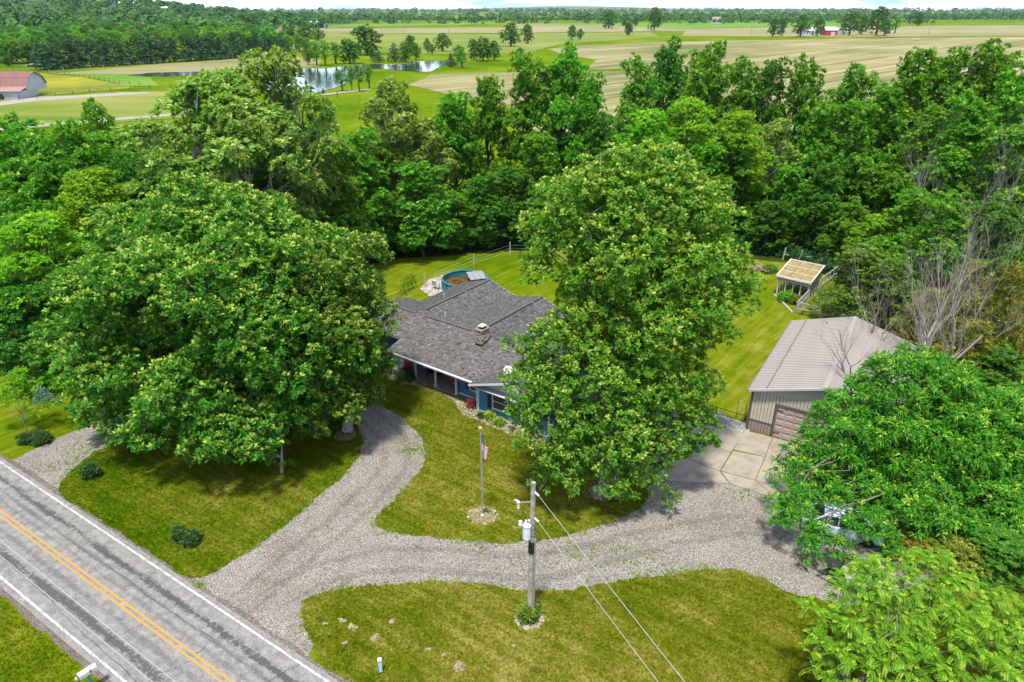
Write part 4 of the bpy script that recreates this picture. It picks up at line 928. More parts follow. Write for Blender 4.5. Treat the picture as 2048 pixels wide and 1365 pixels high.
def tufts(lobes, dens, q, under=.35, cull=.62, inner=.15, upb=.55):
    P, A, Z = [], [], []; Lb = np.array(lobes, float); c, r = Lb[:, :3], Lb[:, 3:6]; rmx = r.max(1)
    for i in range(len(Lb)):
        rm = (r[i].prod()) ** (1 / 3); n = int(dens * 4 * np.pi * rm * rm + q.uniform())
        d = unit(q.normal(size=(n, 3))); keep = (d[:, 2] > -.25) | (q.uniform(size=n) < under); d = d[keep]; n = len(d)
        if not n: continue
        # each lobe's skin is uneven: small knots stand out of it, hollows lie between them
        kn = unit(q.normal(size=(9, 3))); kd = (d @ kn.T).max(1); bumpy = .82 + .26 * np.clip((kd - .55) / .45, 0, 1)
        u = np.where(q.uniform(size=n) < inner, q.uniform(.45, .85, n), bumpy + q.normal(0, .045, n))
        p = c[i] + d * r[i] * u[:, None]; ok = np.ones(n, bool)
        for j in np.nonzero(np.linalg.norm(c - c[i], axis=1) < rmx + rmx[i])[0]:
            if j != i: ok &= (((p - c[j]) / r[j]) ** 2).sum(1) > cull ** 2
        P.append(p[ok]); A.append(unit(d[ok] * (1 - upb) + np.array([0, 0, upb]) + q.normal(0, .18, (ok.sum(), 3)))); Z.append(d[ok][:, 2])
    return np.concatenate(P), np.concatenate(A), np.concatenate(Z)
def crown(name, lobes, mat, seed, dens=1.6, K=8, L=.42, Wd=.23, young=.15, style='leaf', sub=0, **kw):
    q = np.random.RandomState(seed); tk = {k: kw.pop(k) for k in ('under', 'cull', 'inner', 'upb') if k in kw}
    if sub:
        small = sublobes(lobes, sub, q); core = [(l[0], l[1], l[2], l[3] * .74, l[4] * .74, l[5] * .74) for l in lobes]
        P, A, Z = tufts(small, dens, q, **tk); p2, a2, z2 = tufts(core, dens * .4, q, **tk); z2 = z2 * 0
        P, A, Z = np.concatenate([P, p2]), np.concatenate([A, a2]), np.concatenate([Z, z2])
    else: P, A, Z = tufts(lobes, dens, q, **tk)
    if style == 'frond': V, Fc, t = fronds(P, A, q, **kw)
    else:
        # young growth sits at the upper ends of the sprays
        yp = young * np.clip((Z + .1) / .6, 0, 1) * (1.35 if sub else .45 + 1.1 * (A[:, 2] > .6))
        V, Fc, t = leaves(P, A, K, L, Wd, q.uniform(size=len(P)) < yp, q, **kw)
    return np_mesh(name, V, Fc, mat, t)
def limb_path(p, q, r, wob=.12, n=5):
    p, q = Vector(p), Vector(q); L = (q - p).length; out = [p]
    for i in range(1, n):
        t = i / n; m = p.lerp(q, t); m.z += L * .10 * math.sin(math.pi * t); m += Vector((r.gauss(0, 1), r.gauss(0, 1), r.gauss(0, .6))) * L * wob * .4
        out.append(m)
    return out + [q]
def limbs(name, base, fork, lobes, r0, mat, seed, nl=None, thin=.5, n=7):
    """trunk and limbs in one skin: trunk to the fork, a limb into each lobe"""
    r = random.Random(seed); mb = MB(); base, fork = Vector(base), Vector(fork)
    tr = limb_path(base, fork, r, .03, 5); k = len(tr)
    tr = [base + Vector((0, 0, -.1)), base + Vector((0, 0, .25))] + tr[1:]
    mb.tube(tr, [r0 * 1.7, r0 * 1.15] + [r0 * (1 - .35 * i / (k - 1)) for i in range(1, k)], n)
    ls = sorted(lobes, key=lambda l: l[2])
    if nl and nl < len(ls): ls = r.sample(ls, nl)
    ax = fork - base
    for l in ls:
        c = Vector(l[:3]); f = min(.98, max(.45, (c.z - base.z) / max(.1, ax.z) * .62)); s = base + ax * f
        path = limb_path(s, c, r, .16, 5); m = len(path); ra = r0 * thin * (1.05 - .4 * f)
        mb.tube(path, [ra * (1 - .82 * i / (m - 1)) for i in range(m)], max(5, n - 2))
        for _ in range(3):
            i = r.randint(2, m - 1); a = path[i]; e = c + Vector((r.gauss(0, 1), r.gauss(0, 1), r.gauss(.2, .8))).normalized() * l[3] * .9
            mb.tube(limb_path(a, e, r, .2, 3), [ra * .34, ra * .26, ra * .17, ra * .08], 4)
    return mb.mesh(name, mat, True)
def dome_lobes(R, z0, z1, n, r0, r1, seed, flat=1.0, prof=None, fill=.25):
    """lobes spread over a crown from height z0 to z1, radius R at its widest"""
    q = random.Random(seed); out = []; ga = 2.39996
    for i in range(n):
        t = (i + .5) / n; z = z0 + (z1 - z0) * t
        w = prof(t) if prof else math.sqrt(max(0, 1 - (2 * (t - .42) / 1.16) ** 2))
        r = q.uniform(r0, r1) * (.75 + .25 * w); k = max(0, R * w - r * .8) * (1 if q.random() > fill else q.uniform(.3, .7)); a = i * ga + q.uniform(-.5, .5)
        out.append((k * math.cos(a) * q.uniform(.82, 1.12), k * math.sin(a) * q.uniform(.82, 1.12), min(z, z1 - r * .6) + q.uniform(-.5, .5), r, r, r * flat))
    return out
def place(name, base, crown_me, trunk_me, label, cat='tree', group=None, rz=0.0, sc=(1, 1, 1), leafmat=None, barkmat=None):
    t = tag(empty(name, base, rz), label, cat, group); t.scale = sc
    for nm, me, m in (('trunk', trunk_me, barkmat), ('crown', crown_me, leafmat)):
        if me is None: continue
        o = link(nm, me, None, t)
        if m: o.material_slots[0].link = 'OBJECT'; o.material_slots[0].material = m
    return t
def wl(base, *L):
    """lobes given by photo pixel and distance, as local lobes of a tree standing at base"""
    return [tuple(GY(u, v, Y) - Vector(base)) + (r, r, r * .85) for u, v, Y, r in L]

# the four large trees by the house and drive
b = (-20.3, 44.6, 0); lob = dome_lobes(10.0, 3.6, 15.3, 44, 2.1, 3.0, 4, .8, lambda t: math.sqrt(max(0, 1 - (1.04 * max(0, t - .22)) ** 2.3)) * (.82 + .18 * min(1, t * 4)), .3)
lob += wl(b, (300, 860, 37.5, 1.6), (430, 890, 35.8, 1.7), (510, 880, 36.2, 1.6), (360, 860, 37.4, 1.7), (240, 850, 39, 1.4), (470, 840, 37.5, 1.8), (400, 800, 39, 1.9), (560, 820, 38, 1.6), (120, 690, 45, 2.0), (210, 820, 42, 1.8), (600, 560, 45, 2.2), (250, 470, 48, 2.3), (380, 410, 48, 2.4), (500, 440, 47, 2.4))
place('maple_tree', b, crown('maple_crown', lob, M['l_maple'], 1, 3.5, 14, .255, .175, .62, sub=20, upb=.62), limbs('maple_trunk', (0, 0, 0), (.2, .3, 6.5), lob, .48, M['bark_grey'], 1, 24), 'broad spreading maple with yellow tipped leaves, largest crown left of the house')
b = (-12.1, 43.2, 0); lob = dome_lobes(4.2, 3.4, 13.2, 20, 1.5, 2.0, 7, .85, None, .3) + wl(b, (742, 640, 44, 1.8), (748, 725, 44, 1.4), (600, 520, 45, 1.8), (720, 790, 42.5, 1.5), (650, 800, 42, 1.6), (735, 505, 45, 1.6), (560, 800, 41, 1.7), (690, 815, 40, 1.3), (620, 850, 38.8, 1.3), (650, 760, 40.5, 1.6), (700, 700, 41.5, 1.7))
place('maple_tree', b, crown('maple_crown', lob, M['l_maple'], 2, 4.4, 14, .235, .16, .62, sub=20, upb=.62), limbs('maple_trunk', (0, 0, 0), (.3, .2, 5.0), lob, .36, M['bark_grey'], 2, 14), 'dark maple overlapping the left end of the grey shingled roof')
b = (-15.4, 38.0, 0); lob = wl(b, (540, 820, 38.6, 1.5), (470, 850, 38.6, 1.3), (600, 800, 39, 1.4), (520, 900, 38, 1.0), (440, 890, 39, 1.0), (560, 760, 39.5, 1.4), (570, 930, 37.9, .35))
place('maple_tree', b, crown('maple_crown', lob, M['l_maple_light'], 3, 3.2, 13, .30, .19, .5, upb=.6), limbs('maple_trunk', (0, 0, 0), (.25, .2, 2.6), lob, .10, M['bark_pale'], 3), 'small maple with slim pale trunk in front of the broad maple')
b = (5.95, 35.9, 0)
lob = wl(b, (1180, 430, 40, 3.0), (1290, 400, 41, 3.2), (1385, 430, 40, 2.4), (1425, 520, 40, 2.0), (1130, 520, 39, 2.4), (1250, 520, 38, 3.0), (1370, 560, 38, 2.8), (1300, 640, 37, 2.8), (1468, 590, 40, 1.7), (1420, 660, 38, 1.6), (1190, 620, 38, 2.0),
         (1110, 700, 37, 2.0), (1065, 760, 36, 1.7), (1180, 770, 36, 2.6), (1290, 760, 36, 2.5), (1360, 770, 37, 2.0), (1110, 850, 35, 2.2), (1220, 880, 34.5, 2.4), (1315, 870, 35.5, 2.0), (1390, 850, 36, 1.4), (1130, 935, 34, 1.6), (1240, 960, 33.5, 1.4), (1060, 820, 35, 1.4), (1310, 950, 34, .9), (1095, 460, 40, 1.6), (1230, 350, 41, 1.8), (1340, 345, 42, 1.8), (1030, 690, 36.5, .8), (1420, 890, 35.5, .8), (1090, 960, 33.8, .8), (1340, 1000, 33.6, .6), (1230, 690, 37, 2.3), (1330, 700, 37.5, 2.1), (1255, 820, 35.2, 2.2), (1165, 690, 37, 2.0), (1290, 560, 38.5, 2.4), (1200, 560, 38.8, 2.2))
place('maple_tree', b, crown('maple_crown', lob, M['l_maple_light'], 4, 4.0, 14, .235, .16, .6, sub=19, upb=.6, cull=.55), limbs('maple_trunk', (0, 0, 0), (.7, .9, 6.2), lob, .46, M['bark_grey'], 4, 26), 'tall maple right of the flagpole with its trunk in a stone ring')
b = (24.0, 36.5, 0)
lob = wl(b, (1800, 770, 38, 2.3), (1715, 800, 38, 1.5), (1880, 780, 38, 2.2), (1680, 870, 36, 1.8), (1780, 880, 36, 2.3), (1890, 880, 36, 2.5), (1980, 850, 37, 2.4), (1615, 935, 35, 1.5), (1720, 960, 35, 2.1), (1830, 965, 34.5, 2.3), (1940, 960, 35, 2.4), (2030, 930, 35, 2.4), (1585, 1000, 32, 1.1), (1650, 990, 33, 1.2), (1575, 1045, 30.6, .9), (1640, 1070, 30, .9), (1720, 1045, 31, .95), (1770, 1080, 30.2, .9), (1615, 1100, 29.3, .6), (1690, 1110, 29.2, .7), (1990, 1020, 33, 2.0), (2060, 1030, 33, 2.2), (1810, 1020, 32, 1.4), (1630, 870, 36.5, .9), (1650, 820, 37, .7), (2060, 830, 38, 2.0), (1560, 960, 33.6, .7), (1900, 1060, 31, 1.5), (2000, 1080, 31, 1.8), (2070, 1110, 30.5, 1.8), (2090, 960, 34, 2.2))
place('ash_tree', b, crown('ash_crown', lob, M['l_ash'], 5, 5.4, 14, .36, .11, .35, sub=16, upb=.6, cull=.6, droop=.3), limbs('ash_trunk', (0, 0, 0), (.2, .3, 2.8), lob, .34, M['bark'], 5, 18, .38), 'deep green ash with pointed leaves hiding the right side of the garage')
b = (13.3, 19.8, 0)
lob = wl(b, (1718, 1180, 22.6, 1.1), (1780, 1170, 23, 1.3), (1880, 1150, 23.4, 1.0), (1690, 1255, 21.5, 1.0), (1760, 1260, 21.8, 1.5), (1870, 1240, 22.2, 1.5), (1970, 1240, 22.4, 1.5), (1700, 1350, 20.3, 1.3), (1820, 1345, 20.5, 1.5), (1940, 1330, 20.8, 1.5), (2040, 1300, 21.4, 1.6), (2050, 1390, 20, 1.5), (1930, 1420, 19.5, 1.4), (1780, 1430, 19.3, 1.3), (1620, 1215, 22.0, .45), (1830, 1120, 23.6, .5), (1640, 1290, 21, .6))
place('walnut_tree', b, crown('walnut_crown', lob, M['l_bright'], 6, 4.8, style='frond', upb=.6, cull=.6, Lf=.52, lw=.048, ll=.125, pairs=9, per=4, sub=14), limbs('walnut_trunk', (0, 0, 0), (.6, .3, 1.9), lob, .2, M['bark'], 6, 12, .4), 'bright yellow green tree with feathery compound leaves at the bottom right corner')

# prototypes for the wood behind: built once, shared by many
PR_H, PR_R = 20.0, 5.5
WOOD, LOC, SYC, CED = [], [], [], []
for i in range(8):
    w_a, w_b = .45 + .3 * rnd.random(), 1.0 + .25 * rnd.random()
    lb = dome_lobes(5.6, 2.6, 18.9, 30, 1.1, 2.5, 20 + i, .8, lambda t: (w_a + (1 - w_a) * math.sin(math.pi * min(1, t * w_b + .1))) * (1 if t < .72 else max(.25, 1 - ((t - .72) / .36) ** 2)), .35)
    lb += [(rnd.uniform(-2.8, 2.8), rnd.uniform(-2.8, 2.8), rnd.uniform(16.5, 19.4), r__, r__, r__ * 1.1) for r__ in (.9, 1.1, 1.3, .8)]
    WOOD.append((crown('broadleaf_crown', lb, M['l_wood'], 100 + i, 2.1, 12, .42, .27, .3, sub=13), limbs('broadleaf_trunk', (0, 0, 0), (rnd.uniform(-.6, .6), rnd.uniform(-.6, .6), 13), lb, .30, M['bark_dark'], 100 + i, 14)))
for i in range(3):
    lb = dome_lobes(5.6, 5.0, 19.0, 26, 1.6, 2.4, 40 + i, .5, lambda t: (.6 + .4 * math.sin(math.pi * min(1, t * 1.1))) * (1 if t < .8 else .75), .35)
    LOC.append((crown('locust_crown', lb, M['l_locust'], 120 + i, 2.6, 15, .50, .22, .3, droop=.3, upb=.75), limbs('locust_trunk', (0, 0, 0), (.5, -.4, 12), lb, .26, M['bark_dark'], 120 + i, 16)))
for i in range(3):
    lb = dome_lobes(5.8, 6.5, 19.2, 40, .9, 1.6, 60 + i, .8, lambda t: (.55 + .45 * math.sin(math.pi * min(1, t * 1.05))) * (1 if t < .8 else .7), .3)
    SYC.append((crown('sycamore_crown', lb, M['l_syc'], 140 + i, 3.0, 13, .42, .28, .35, phi=(.4, 1.7), inner=.25), limbs('sycamore_trunk', (0, 0, 0), (.8, .3, 13.5), lb, .36, M['bark_pale'], 140 + i, 30, .55)))
for i in range(2):
    lb = [(math.cos(k * 2.4) * 3.6 * (1 - k / 26) * .6, math.sin(k * 2.4) * 3.6 * (1 - k / 26) * .6, 1.5 + k * .38, 1.5 * (1 - k / 34), 1.5 * (1 - k / 34), 1.3 * (1 - k / 34)) for k in range(24)]
    CED.append((crown('cedar_crown', lb, M['l_cedar'], 160 + i, 6.5, 12, .40, .08, .45, phi=(.1, 1.1), droop=-.05, upb=.45), limbs('cedar_trunk', (0, 0, 0), (.1, .1, 9), lb, .22, M['bark'], 160 + i, 8)))

GW_ = 'trees of the wood behind the yard'
kinds = {'wood': (WOOD, None, 20, 5.5, 'broadleaf_tree'), 'dark': (WOOD, M['l_dark'], 20, 5.5, 'broadleaf_tree'), 'lite': (WOOD, M['l_maple_light'], 20, 5.5, 'broadleaf_tree'), 'loc': (LOC, None, 20, 5.6, 'locust_tree'), 'syc': (SYC, None, 20, 5.8, 'sycamore_tree'), 'ced': (CED, None, 11, 2.6, 'cedar_tree'), 'weed': (WOOD, M['l_weed'], 20, 5.5, 'broadleaf_tree')}
# (photo column and row of the tree's top, its distance, crown radius, kind, what tells it apart)
woods = [
 (20, 228, 72, 5.0, 'wood', 'mid green tree at the far left edge below the pasture'),
 (112, 235, 67, 4.6, 'wood', 'mid green tree between the left edge and the forked top tree'),
 (190, 203, 79, 3.6, 'wood', 'slender tree whose forked top pokes up into the left pasture'),
 (262, 262, 74, 4.0, 'wood', 'rounded green tree left of the big pale limbed sycamore'),
 (175, 330, 62, 4.8, 'loc', 'bright yellow green locust left of the dark round tree'),
 (62, 420, 54, 5.0, 'loc', 'bright yellow green locust at the left edge behind the broad maple'),
 (245, 305, 66, 4.0, 'dark', 'dark rounded tree beneath the pale limbed sycamore'),
 (20, 570, 50, 3.6, 'dark', 'dark low tree at the left edge above the lawn'),
 (90, 590, 54, 3.4, 'wood', 'low green tree behind the left end of the broad maple'),
 (405, 135, 67, 8.2, 'syc', 'wide olive sycamore with pale curving limb, left of the pond'),
 (535, 94, 71, 6.4, 'syc', 'tallest olive sycamore, its crown reaching up beside the pond'),
 (470, 205, 64, 5.4, 'syc', 'lower olive sycamore with white trunk above the broad maple'),
 (335, 318, 62, 4.2, 'dark', 'dark leafy tree wedged between sycamore and broad maple'),
 (608, 235, 78, 4.2, 'wood', 'green tree just right of the tallest sycamore'),
 (655, 330, 75, 3.8, 'wood', 'green tree below the pond, behind the dead twigs'),
 (560, 375, 64, 3.2, 'syc', 'olive tree with dead twigs above the broad maple'),
 (772, 155, 91, 5.8, 'syc', 'sparse pale olive tree standing against the pond bank'),
 (735, 325, 82, 3.4, 'dark', 'dark vine hung tree below the sparse olive tree'),
 (680, 410, 77, 3.8, 'dark', 'dark tree above the small cedars by the pool'),
 (615, 430, 70, 3.6, 'wood', 'green tree between broad maple and its darker neighbour'),
 (835, 318, 83, 4.2, 'lite', 'bright green rounded tree directly behind the pool'),
 (905, 178, 97, 4.8, 'wood', 'green tree left of the tallest tree in the middle'),
 (975, 150, 99, 4.6, 'wood', 'green tree between the bright field corner and the tallest middle tree'),
 (1065, 108, 97, 5.2, 'wood', 'left half of the tall twin crowned tree in the middle'),
 (1135, 96, 98, 5.4, 'wood', 'tallest twin crowned tree in the middle of the wood'),
 (1185, 140, 95, 3.8, 'wood', 'right shoulder tree of the tall group in the middle'),
 (895, 385, 85, 3.8, 'wood', 'low green tree in the shade behind the grey pool panel'),
 (965, 350, 87, 4.2, 'dark', 'dark tree at the wood edge above the yard'),
 (1030, 330, 89, 4.2, 'dark', 'dark tree beside the upper left of the tall maple'),
 (1085, 260, 91, 4.2, 'wood', 'mid green tree behind the top of the tall maple'),
 (1195, 225, 94, 3.8, 'dark', 'dark round tree left of the bright locusts'),
 (700, 262, 80, 4.4, 'wood', 'green tree filling the gap under the pond bank'),
 (650, 270, 76, 4.2, 'lite', 'lighter green tree right of the tallest sycamore, under the meadow'),
 (745, 262, 87, 4.4, 'wood', 'green tree at the foot of the sparse olive tree'),
 (835, 235, 92, 4.8, 'syc', 'small olive tree between the sparse olive tree and the bright rounded tree'),
 (565, 240, 74, 5.0, 'syc', 'olive tree under the right half of the tallest sycamore'),
 (320, 235, 72, 5.0, 'syc', 'olive tree under the left edge of the wide sycamore'),
 (225, 250, 76, 4.2, 'wood', 'green tree right of the fork topped one'),
 (60, 262, 68, 4.6, 'lite', 'lighter green tree second from the left edge'),
 (150, 270, 68, 4.4, 'wood', 'green tree between the bright locust and the pasture'),
 (1340, 82, 130, 5.2, 'dark', 'dark olive tree top farthest back beside the stubble field'),
 (1425, 78, 113, 5.6, 'wood', 'tall broad tree standing up into the stubble field'),
 (1490, 118, 108, 4.6, 'wood', 'tree on the right shoulder of the tall broad tree'),
 (1285, 118, 112, 4.8, 'wood', 'tree on the left shoulder of the tall broad tree'),
 (1300, 212, 93, 5.0, 'loc', 'left bright green locust in the right half of the wood'),
 (1392, 185, 93, 5.4, 'loc', 'middle and highest bright green locust of the right half'),
 (1480, 215, 91, 5.0, 'loc', 'right bright green locust of the three'),
 (1548, 118, 107, 4.0, 'dark', 'narrow dark tree right of the tall broad tree'),
 (1622, 118, 105, 4.6, 'lite', 'pale green tree under the middle of the stubble field'),
 (1718, 122, 105, 4.6, 'wood', 'two knobbed tree below the red barn field'),
 (1560, 235, 95, 4.2, 'syc', 'olive tree right of the bright locusts with bent trunk'),
 (1645, 205, 93, 4.6, 'wood', 'mid green tree with flat leaf layers, right of the olive tree'),
 (1722, 190, 92, 4.6, 'wood', 'mid green tree above the dark gap over the shed'),
 (1790, 160, 97, 4.6, 'wood', 'green tree left of the highest right hand crowns'),
 (1838, 95, 98, 5.2, 'wood', 'left tree of the high crowns in the upper right'),
 (1922, 92, 97, 5.4, 'lite', 'lighter middle tree of the high crowns in the upper right'),
 (2012, 90, 93, 5.4, 'wood', 'highest tree near the right edge of the photo'),
 (2075, 120, 86, 5.4, 'wood', 'tree cut by the right edge near the horizon'),
 (1868, 215, 87, 4.8, 'wood', 'green tree behind the upper dead grey tree'),
 (1962, 190, 82, 5.4, 'wood', 'big layered green tree right of the upper dead tree'),
 (2045, 240, 76, 5.4, 'lite', 'lighter tree at the right edge below the high crowns'),
 (1585, 325, 87, 3.6, 'wood', 'small green tree right of the tall maple, above the brush heap'),
 (1655, 325, 85, 3.6, 'dark', 'dark tree directly behind the lean-to shed'),
 (1545, 400, 85, 3.0, 'dark', 'dark low tree between tall maple and shed'),
 (1710, 400, 80, 3.0, 'wood', 'small green tree right of the shed at the wood edge'),
 (1770, 425, 72, 3.2, 'loc', 'small bright layered tree above the yellow green bush'),
 (1830, 380, 71, 3.8, 'wood', 'green tree under the upper dead grey tree'),
 (1910, 395, 64, 4.0, 'wood', 'green tree between the two dead grey trees'),
 (2010, 400, 62, 4.0, 'dark', 'dark tree at the right edge above the olive cedars'),
 (1740, 492, 61, 3.9, 'weed', 'yellow green bushy tree between shed and garage'),
 (1800, 520, 58, 3.0, 'weed', 'yellow green bush behind the bare twigs over the garage'),
 (1955, 520, 54, 2.8, 'ced', 'olive cedar behind the largest dead tree'),
 (2035, 520, 50, 2.9, 'ced', 'olive cedar at the right edge'),
 (1865, 575, 54, 2.4, 'ced', 'olive cedar at the back corner of the garage'),
 (1960, 640, 48, 2.6, 'ced', 'low olive cedar below the largest dead tree'),
 (1840, 1075, 30.5, 1.6, 'ced', 'olive cedar between the ash and the bright feathery tree'),
 (1930, 1085, 29.5, 1.8, 'ced', 'second olive cedar nearer the right edge below the ash'),
 (2010, 1075, 29.3, 2.6, 'dark', 'dark low tree at the right edge above the bright feathery tree'),
 (2010, 700, 46, 3.2, 'dark', 'dark tree at the right edge behind the ash'),
]
r_ = random.Random(9)
for i, (u, v, Y, R, k, lab) in enumerate(woods):
    protos, lm, ph_, pr_, nm = kinds[k]; top = GY(u, v, Y); c_me, t_me = protos[i % len(protos)]
    place(nm, (top.x, Y, 0), c_me, t_me, lab, 'tree', GW_ if k != 'ced' else 'olive cedars', r_.uniform(0, 6.28), (R / pr_, R / pr_, top.z / ph_), lm)
# filler trees standing deeper in the wood, tops below those in front
for i in range(26):
    x = r_.uniform(-60, 62); y = r_.uniform(88, 104) if x > -25 else r_.uniform(66, 88); 
    if -8 < x < 6: continue
    c_me, t_me = WOOD[i % 8]; R = r_.uniform(3.2, 4.4)
    place('broadleaf_tree', (x, y, 0), c_me, t_me, 'green tree deep in the wood, mostly hidden by those in front', 'tree', 'hidden trees deep in the wood', r_.uniform(0, 6.28), (R / 5.5, R / 5.5, r_.uniform(10, 14.5) / 20), M['l_dark'] if i % 2 else None)

# undergrowth along the foot of the wood
q = np.random.RandomState(77); P = []
edge = [(-60, 55), (-46, 57), (-34, 67), (-23, 80), (-13, 84.5), (0, 87), (20, 87.5), (34, 83), (40, 70), (45, 56), (47, 40)]
for i in range(len(edge) - 1):
    p, e = np.array(edge[i]), np.array(edge[i + 1]); n = int(np.linalg.norm(e - p) * 60); t = q.uniform(size=(n, 1)); x = p + (e - p) * t; off = np.abs(q.normal(0, 1, n)) * 2.6 - .6
    nv = np.array([-(e - p)[1], (e - p)[0]]); nv = nv / np.linalg.norm(nv); x = x + nv * off[:, None]
    lump = .35 + .65 * np.sin(x[:, 0] * 1.3) ** 2; P.append(np.column_stack([x, q.uniform(.05, 1, n) * (.35 + lump * 1.3)]))
P = np.concatenate(P); A = unit(np.column_stack([q.normal(0, .3, (len(P), 2)), np.ones(len(P))]))
V, Fc, t = leaves(P, A, 6, .34, .2, q.uniform(size=len(P)) < .15, q)
tag(link('undergrowth', np_mesh('undergrowth', V, Fc, M['l_shrub'], t)), kind='stuff')
P, A = [], None
X, Y, _p = scatter_poly(((1640, 585), (1690, 560), (1760, 600), (1720, 650), (1600, 630)), 900)
P = np.column_stack([X, Y, q.uniform(.02, .45, len(X))]); A = unit(np.column_stack([q.normal(0, .4, (len(P), 2)), np.ones(len(P))]))
V, Fc, t = leaves(P, A, 6, .26, .12, q.uniform(size=len(P)) < .3, q)
tag(link('garden_weeds', np_mesh('garden_weeds', V, Fc, M['l_weed'], t)), kind='stuff')

# dead and bare trees
def dead_tree(base, hgt, seed, label, r0=.16, spread=.5, levels=4, stems=3, lean=(0, 0), mat='deadwood', name='dead_tree', kid=(3, 5)):
    r = random.Random(seed); tr, br = MB(), MB()
    def grow(p, d, L, ra, lv):
        n = 4; pts = [p]; dd = d.copy()
        for i in range(n):
            dd = (dd + Vector((r.gauss(0, .11), r.gauss(0, .11), r.gauss(.05, .06)))).normalized(); pts.append(pts[-1] + dd * L / n)
        (tr if lv == levels else br).tube(pts, [ra * (1 - (.6 if lv == levels else .9) * i / n) for i in range(n + 1)], 6 if lv >= levels - 1 else 4, False)
        if lv <= 1: return
        for _ in range(r.randint(*kid)):
            i = r.randint(1, n); a = Vector((r.gauss(0, 1), r.gauss(0, 1), r.gauss(.3, .4))).normalized()
            nd = (dd * (1 - spread) + a * spread + Vector((0, 0, .25))).normalized()
            grow(pts[i], nd, L * r.uniform(.45, .72), ra * (1 - .6 * i / n) * .62, lv - 1)
    for s in range(stems):
        a = r.uniform(0, 6.28); grow(Vector((0, 0, -.05)), Vector((math.cos(a) * .22 * (stems > 1) + lean[0], math.sin(a) * .22 * (stems > 1) + lean[1], 1)).normalized(), hgt * r.uniform(.46, .62), r0 * r.uniform(.75, 1), levels)
    t = tag(empty(name, base), label, 'tree', 'bare dead trees')
    tr.build('trunk', M[mat], t, True); br.build('branches', M[mat], t, True)
    return t
dead_tree((30.6, 46.5, 0), 15.5, 1, 'largest dead tree with many pale bare stems right of the garage', .20, .42, 5, 4, (.05, 0))
dead_tree((35.5, 48.5, 0), 15, 12, 'dead pale tree at the right edge beside the largest one', .19, .42, 5, 3, (-.02, 0))
dead_tree((46, 74, 0), 18, 3, 'upper dead grey tree standing in front of the green wood', .2, .42, 5, 3)
dead_tree((52, 71, 0), 17, 8, 'dead grey tree at the right edge in front of the green wood', .18, .42, 4, 3)
dead_tree((24.6, 41.0, 0), 11.5, 5, 'bare fine twigged tree reaching over the garage roof', .12, .55, 5, 3, (-.38, .10), 'bark')
dead_tree((29, 51.5, 0), 11, 6, 'bare grey tree behind the garage ridge', .12, .5, 5, 2)
dead_tree((-22.5, 67, 0), 14, 7, 'dead twigs among green leaves above the broad maple', .12, .5, 4, 2)

# shrubs, young trees and garden plants
def bush(name, g, r, hgt, mat, label, seed, L=.15, Wd=.085, K=14, dens=24, cat='shrub', group=None, n=5, young=.25, **kw):
    q = random.Random(seed); lb = [(q.uniform(-.45, .45) * r, q.uniform(-.45, .45) * r, hgt * q.uniform(.35, .6), r * q.uniform(.5, .68), r * q.uniform(.5, .68), hgt * q.uniform(.38, .48)) for _ in range(n)]
    t = tag(empty(name, (g.x, g.y, .03)), label, cat, group)
    link('foliage', crown('foliage', lb, mat, seed, dens, K, L, Wd, young, under=.6, cull=.5, **kw), None, t)
    mb = MB()
    for k in range(4): mb.tube([(0, 0, 0), (lb[k % n][0] * .6, lb[k % n][1] * .6, lb[k % n][2])], [.03, .012], 5)
    mb.build('stem', M['bark'], t); return t
bush('evergreen_shrub', G(362, 1078), .42, .75, M['l_shrub'], 'left shrub of the rounded pair on the lawn by the road', 1)
bush('evergreen_shrub', G(384, 1088), .48, .8, M['l_shrub'], 'right shrub of the rounded pair on the lawn by the road', 2)
bush('evergreen_shrub', G(186, 954), .58, .85, M['l_shrub'], 'single dark shrub beside the left drive entrance', 3)
bush('evergreen_shrub', G(60, 882), .6, .7, M['l_shrub'], 'left dark shrub at the foot of the young tree', 4)
bush('evergreen_shrub', G(86, 886), .62, .7, M['l_shrub'], 'right dark shrub at the foot of the young tree', 5)
lb = [(math.cos(k * 2.4) * .42 * (1 - k / 13), math.sin(k * 2.4) * .42 * (1 - k / 13), .12 + k * .10, .34 * (1 - k / 16), .34 * (1 - k / 16), .2) for k in range(12)]
g = G(90, 808); t = tag(empty('blue_spruce', (g.x, g.y, 0)), 'small blue spruce on the lawn behind the young tree', 'shrub')
link('foliage', crown('spruce_foliage', lb, M['l_spruce'], 9, 26, 12, .17, .045, .3, phi=(.1, 1.0), upb=.3, droop=0), None, t); MB().tube([(0, 0, 0), (0, 0, 1.2)], [.05, .01], 6).build('trunk', M['bark'], t)
b = tuple(G(57, 872)); lb = wl(b, (50, 790, 43.4, .8), (15, 780, 43.5, .7), (90, 770, 43.5, .75), (40, 755, 43.7, .7), (110, 800, 43.3, .5), (0, 810, 43.2, .5), (70, 815, 43.2, .6), (120, 765, 43.6, .45))
place('young_locust', b, crown('locust_crown', lb, M['l_locust'], 31, 7, 14, .22, .08, .3, droop=.35, phi=(.5, 1.6)), limbs('young_trunk', (0, 0, 0), (-.1, .1, 1.9), lb, .055, M['bark'], 31), 'young light green tree on the lawn at the left edge')
